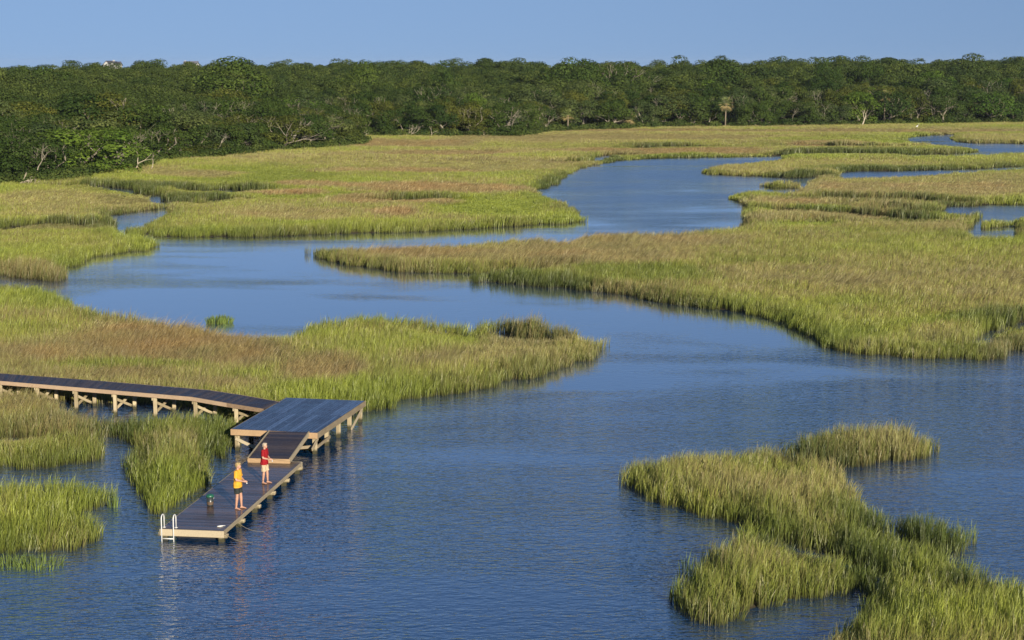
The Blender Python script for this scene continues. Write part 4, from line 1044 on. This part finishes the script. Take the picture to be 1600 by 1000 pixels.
def person(px, py, face, H, lab, shirt, shorts, hair, skin, seed, long_shorts=False, bend=.05, head_turn=0.0):
    X, Y = P(px, py, Z_D); s = H / 1.70
    T = thing('person', lab, 'person', (X, Y, Z_D), face); T.scale = (s, s, s)
    b = MB(); V3 = Vector
    # facing +x, left is +y
    def ell(c, rx, ry): return (V3(c), V3((rx, 0, 0)), V3((0, ry, 0)))
    b.loft([ell((-.01, 0, .80), .09, .13), ell((-.01, 0, .90), .115, .165), ell((0, 0, 1.02), .10, .14), ell((.0, 0, 1.12), .10, .135), ell((.01, 0, 1.26), .115, .165), ell((.01, 0, 1.36), .10, .17),
            ell((.01, 0, 1.42), .07, .12), ell((.012, 0, 1.45), .052, .065), ell((.02, 0, 1.52), .05, .052)], 18)
    hc = V3((.035, 0, 1.585)); b.ball(hc + V3((-.01, 0, .018)), (.095, .075, .095)); b.ball(hc + V3((.03, 0, -.035)), (.062, .055, .075)); b.ball(hc + V3((.088, 0, -.012)), (.02, .013, .022))
    b.ball(hc + V3((.07, 0, -.06)), (.022, .024, .014)); b.ball(hc + V3((.06, 0, -.085)), (.025, .028, .022))
    for sg in (-1, 1): b.ball(hc + V3((-.005, sg * .075, -.01)), (.02, .012, .03))
    shoulders = {}; wr = {}
    for sg in (-1, 1):
        sh = V3((.01, sg * .165, 1.375)); el = V3((.03, sg * .225, 1.11)); w_ = V3((.255, sg * .055, 1.03 - .03 * (sg > 0)))
        b.tube([V3((.0, sg * .10, 1.385)), sh, sh.lerp(el, .35), el.lerp(sh, .05), el, el.lerp(w_, .25), el.lerp(w_, .6), w_], [.055, .058, .05, .04, .041, .042, .034, .026], 12)
        shoulders[sg] = (sh, el); wr[sg] = w_
        # palm and fingers closing round the rod grip at (x .33, y 0)
        fwd = (V3((.335, sg * .012, 1.015)) - w_).normalized(); pc_ = w_ + fwd * .05
        b.tube([w_, w_ + fwd * .02, pc_, pc_ + fwd * .035], [.026, .031, .034, .028], 10)
        up_ = V3((0, 0, 1)); lat = fwd.cross(up_).normalized()
        for k in range(4):
            o_ = (k - 1.5) * .0185; ln = (.9, 1.0, .95, .78)[k]
            p0 = pc_ + fwd * .03 + up_ * (-o_ * .9) + lat * (.012 * -sg)
            p1 = p0 + (fwd * .7 - lat * .2 * sg * -1) * .032 * ln; p2 = p1 + (lat * sg * .85 + fwd * .15) * .026 * ln * -1 * -1; p3 = p2 + (lat * sg * .6 - fwd * .75) * .02 * ln
            b.tube([p0, p1, p2, p3], [.0098, .0092, .0085, .007], 7)
        q0 = w_ + fwd * .02 + up_ * .024; b.tube([q0, q0 + (fwd * .6 + up_ * .5) * .035, q0 + (fwd * .95 + up_ * .25) * .062], [.013, .0115, .009], 8)
    stance = {1: (.10, .10), -1: (-.02, -.10)}
    for sg in (-1, 1):
        dx_, dy_ = stance[sg]; hip = V3((-.01, sg * .085, .88)); an = V3((dx_ - .02, dy_, .085)); kn = hip.lerp(an, .5) + V3((.03, 0, .02))
        b.tube([hip + V3((0, 0, .05)), hip, hip.lerp(kn, .4), kn.lerp(hip, .1), kn, kn.lerp(an, .3), kn.lerp(an, .7), an, an - V3((0, 0, .05))], [.09, .092, .08, .058, .055, .056, .042, .034, .036], 14)
        fd = V3((1, sg * .18, 0)).normalized(); ft = V3((an.x, an.y, 0)); lt = V3((-fd.y, fd.x, 0))
        rings = [(ft - fd * .055 + V3((0, 0, .032)), .022, .028), (ft - fd * .03 + V3((0, 0, .04)), .034, .038), (ft + fd * .04 + V3((0, 0, .04)), .036, .038), (ft + fd * .11 + V3((0, 0, .028)), .044, .026), (ft + fd * .15 + V3((0, 0, .02)), .044, .018)]
        b.loft([(c, lt * ry, V3((0, 0, rz_))) for c, ry, rz_ in rings], 14)
        for k in range(5):
            t0 = ft + fd * .145 + lt * ((k - 2) * .018) + V3((0, 0, .014)); L_ = (.045, .042, .038, .033, .028)[k if sg < 0 else 4 - k] if False else (.03 + .004 * (k if sg < 0 else 4 - k))
            b.tube([t0, t0 + fd * L_ * .6, t0 + fd * L_], [.011, .0105, .008], 7)
    remesh(b, 'body', skin, T, .0085, 3)
    # t-shirt
    b = MB(); b.loft([ell((-.012, 0, .80), .155, .205), ell((-.008, 0, .90), .155, .202), ell((.0, 0, 1.02), .135, .175), ell((.0, 0, 1.14), .13, .172), ell((.01, 0, 1.27), .138, .19), ell((.01, 0, 1.36), .12, .195), ell((.01, 0, 1.415), .085, .14), ell((.01, 0, 1.447), .062, .075)], 20)
    for sg in (-1, 1):
        sh, el = shoulders[sg]; b.tube([V3((0, sg * .08, 1.37)), sh + V3((0, 0, .005)), sh.lerp(el, .3), sh.lerp(el, .62), sh.lerp(el, .78)], [.072, .078, .074, .073, .075], 14)
    rgn = random.Random(seed)
    o = remesh(b, 'shirt', shirt, T, .011, 2)
    for v in o.data.vertices:   # folds
        c = v.co; a = math.atan2(c.y, c.x); f = .006 * math.sin(a * 7 + c.z * 14 + seed) + .005 * math.sin(c.z * 46 + a * 2 + seed * 2) * (1 if c.z < 1.2 else .4)
        k = math.hypot(c.x, c.y) + 1e-5; c.x += c.x / k * f; c.y += c.y / k * f
    # shorts
    zb = .50 if long_shorts else .56
    b = MB(); b.loft([ell((-.01, 0, .74), .10, .15), ell((-.01, 0, .82), .125, .172), ell((-.01, 0, .93), .122, .17), ell((-.01, 0, .97), .115, .16)], 18)
    for sg in (-1, 1):
        dx_, dy_ = stance[sg]; hip = V3((-.01, sg * .085, .88)); an = V3((dx_ - .02, dy_, .085)); kn = hip.lerp(an, .5) + V3((.03, 0, .02))
        ax_ = (kn - hip); bot = hip + ax_ * ((.88 - zb) / .40)
        b.tube([hip, hip.lerp(bot, .3), hip.lerp(bot, .7), bot], [.098, .104, .098, .102], 16)
    o = remesh(b, 'shorts', shorts, T, .011, 2)
    for v in o.data.vertices:
        c = v.co; f = .006 * math.sin(math.atan2(c.y, c.x) * 9 + c.z * 20 + seed); c.x += f; c.y += f * .5
    # hair
    b = MB(); b.ball(hc + V3((-.022, 0, .03)), (.10, .083, .095)); b.ball(hc + V3((.025, 0, .075)), (.072, .065, .045)); b.ball(hc + V3((-.055, 0, -.01)), (.06, .07, .07))
    o = remesh(b, 'hair', hair, T, .009, 1)
    for v in o.data.vertices: v.co += V3((rgn.gauss(0, .0025), rgn.gauss(0, .0025), rgn.gauss(0, .0025)))
    for sg in (-1, 1):
        b = MB(); b.ball(hc + V3((.082, sg * .03, .005)), (.010, .012, .008)); b.build('eye', M_EYE, T, True)
    # rod held in both hands
    g0 = T.matrix_world if False else None
    ca, sa = math.cos(face), math.sin(face)
    def tw(p): return (X + s * (p[0] * ca - p[1] * sa), Y + s * (p[0] * sa + p[1] * ca), Z_D + s * p[2])
    return tw
M_EYE = simple('eye_dark', (.03, .02, .02), .2, .5)
M_SKIN = skin_mat('person_skin', (.38, .21, .14))  # one skin base colour, slightly mottled by noise
M_YEL = simple('yellow_cotton', (.52, .27, .03), .85, .1, 0, .08, 12); M_RED = simple('red_cotton', (.22, .010, .014), .85, .1, 0, .12, 12)
M_BLK = simple('black_shorts', (.022, .026, .024), .8, .15, 0, .2, 12); M_KHA = simple('khaki_shorts', (.40, .31, .20), .85, .1, 0, .1, 12)
M_HAIR1 = simple('sandy_hair', (.30, .22, .10), .7, .2, 0, .3, 30); M_HAIR2 = simple('pale_hair', (.34, .28, .21), .7, .2, 0, .35, 30)
M_ROD = simple('dark_rod', (.03, .03, .03), .4, .5); M_REEL = simple('pale_reel', (.5, .5, .48), .3, .5, .3); M_CORK = simple('cork_grip', (.45, .3, .16), .8)
tw1 = person(372.5, 795, R(-14), 1.69, 'person in yellow t-shirt and black shorts standing barefoot with a fishing rod', M_YEL, M_BLK, M_HAIR1, M_SKIN, 3)
tw2 = person(414, 755, R(-16), 1.56, 'person in red t-shirt and khaki shorts standing barefoot by the ramp', M_RED, M_KHA, M_HAIR2, M_SKIN, 5, True)
def rod(tw, lab, tip):
    a = Vector(tw((.22, 0, .985))); h_ = Vector(tw((.34, 0, 1.015))); e = Vector(tw(tip)); T = thing('fishing_rod', lab, 'fishing rod', tuple(a))
    b = MB(); b.tube([Vector((0, 0, 0)), (h_ - a) * 1.3], .011, 8); b.build('grip', M_CORK, T, True)
    b = MB(); p0 = (h_ - a) * 1.3; p1 = e - a; b.tube([p0.lerp(p1, t_) - Vector((0, 0, .14 * t_ * t_)) for t_ in (0, .25, .5, .75, 1)], [.006, .005, .0038, .0028, .0018], 6); b.build('blank', M_ROD, T, True)
    b = MB(); c_ = (h_ - a) * 1.05 - Vector((0, 0, .055)); b.tube([c_ - Vector((0, .02, 0)), c_ + Vector((0, .02, 0))], .026, 12); b.tube([c_, (h_ - a) * 1.05], .006, 6); b.build('reel', M_REEL, T, True)
rod(tw1, 'thin dark fishing rod held by the person in yellow', (1.9, 0, 1.25)); rod(tw2, 'thin dark fishing rod held by the person in red', (1.9, .1, 1.0))

# ------------------------------------------------------------------ lone tufts standing in the water, and the far bird
def tuft(px, py, rad, h, nbl, lab, dry=0.0, seed=0, wid=.03, group='lone grass tufts in the water'):
    x, y = P(px, py, 0); rg = random.Random(seed); V = []; F = []; 
    mb = MB()
    for i in range(nbl):
        r_ = rad * math.sqrt(rg.random()); a = rg.random() * 6.283; bx_, by_ = r_ * math.cos(a) * 1.3, r_ * math.sin(a); hh_ = h * rg.uniform(.5, 1.1) * (1 - .35 * (r_ / rad) ** 2)
        fa = rg.random() * 3.14; w_ = wid * rg.uniform(.6, 1.2) / 2; fx, fy = math.cos(fa) * w_, math.sin(fa) * w_; lx = bx_ * .25 + rg.gauss(.08, .1) * hh_; ly = by_ * .2 + rg.gauss(0, .1) * hh_
        b = len(mb.v); mb.v += [Vector((bx_ - fx, by_ - fy, -.1)), Vector((bx_ + fx, by_ + fy, -.1)), Vector((bx_ + lx * .4 + fx, by_ + ly * .4 + fy, hh_ * .6)), Vector((bx_ + lx * .4 - fx, by_ + ly * .4 - fy, hh_ * .6)), Vector((bx_ + lx, by_ + ly, hh_))]
        q = rg.random(); mb.f += [(b, b + 1, b + 2, b + 3), (b + 3, b + 2, b + 4)]; mb.r += [q, q]
    o = mb.build('grass_tuft', M_TUFT, None); o.location = (x, y, 0); tag(o, lab, 'grass tuft', group); return o
M_TUFT = simple('tuft_blades', (.10, .14, .03), .6, .2, 0, .5, 3)
tuft(343, 505, .62, .62, 420, 'round green tuft standing alone in the creek behind the left bank', 0, 1)
for k, (px, py, r_, h_, lab) in enumerate([(20, 884, .5, .5, 'low bright green tuft in the water at the lower left corner'), (62, 886, .6, .5, 'low bright green fringe below the lower left island'),
      (1075, 905, .25, 1.0, 'sparse reeds leaning off the left side of the lower right island'), (1055, 940, .2, .9, 'thin reeds at the lower left tip of the lower right island'),
      (178, 792, .18, .8, 'few thin stalks right of the lower left island'), (208, 742, .25, 1.0, 'thin stalks on the left side of the clump beside the dock')]):
    tuft(px, py, r_, h_, 160 if k < 2 else 40, lab, 0, 10 + k, .02)
bx_, by_ = P(1433, 204, 0)
b = MB(); b.loft([(Vector(c), Vector((0, r_, 0)), Vector((r_ * .3, 0, r_))) for c, r_ in (((-.35, 0, .62), .03), ((-.2, 0, .68), .10), ((0, 0, .74), .14), ((.16, 0, .82), .10), ((.24, 0, .95), .045), ((.20, 0, 1.10), .035), ((.26, 0, 1.22), .035), ((.34, 0, 1.24), .04), ((.42, 0, 1.23), .015), ((.5, 0, 1.22), .006))], 10)
for sg in (-1, 1): b.tube([(0, sg * .05, .68), (.03, sg * .05, .35), (0, sg * .05, 0)], .014, 6)
o = b.build('egret', simple('white_feathers', (.8, .8, .78), .8, .1, 0, .03), None, True); o.location = (bx_, by_, .35); tag(o, 'tiny white egret standing in the far marsh before the upper right creek', 'bird')

# ------------------------------------------------------------------ air
hz = MB(); _v = verts; _x = abs(_v[:, 0]).max() + 20; _y0 = _v[:, 1].min() - 20; _y1 = _v[:, 1].max() + 20
hz.box((0, (_y0 + _y1) / 2, 13.3), (2 * _x, _y1 - _y0, 29.4)); m_, t_, b_ = mat('thin_haze'); t_.nodes.remove(b_)
pv = nd(t_, 'ShaderNodeVolumePrincipled', Density=.00005, Anisotropy=.2); pv.inputs['Color'].default_value = (.80, .88, 1, 1)
t_.links.new(pv.outputs[0], t_.nodes['Material Output'].inputs['Volume'])
h_ = hz.build('haze', m_); tag(h_, kind='stuff')
S.cycles.volume_bounces = 0
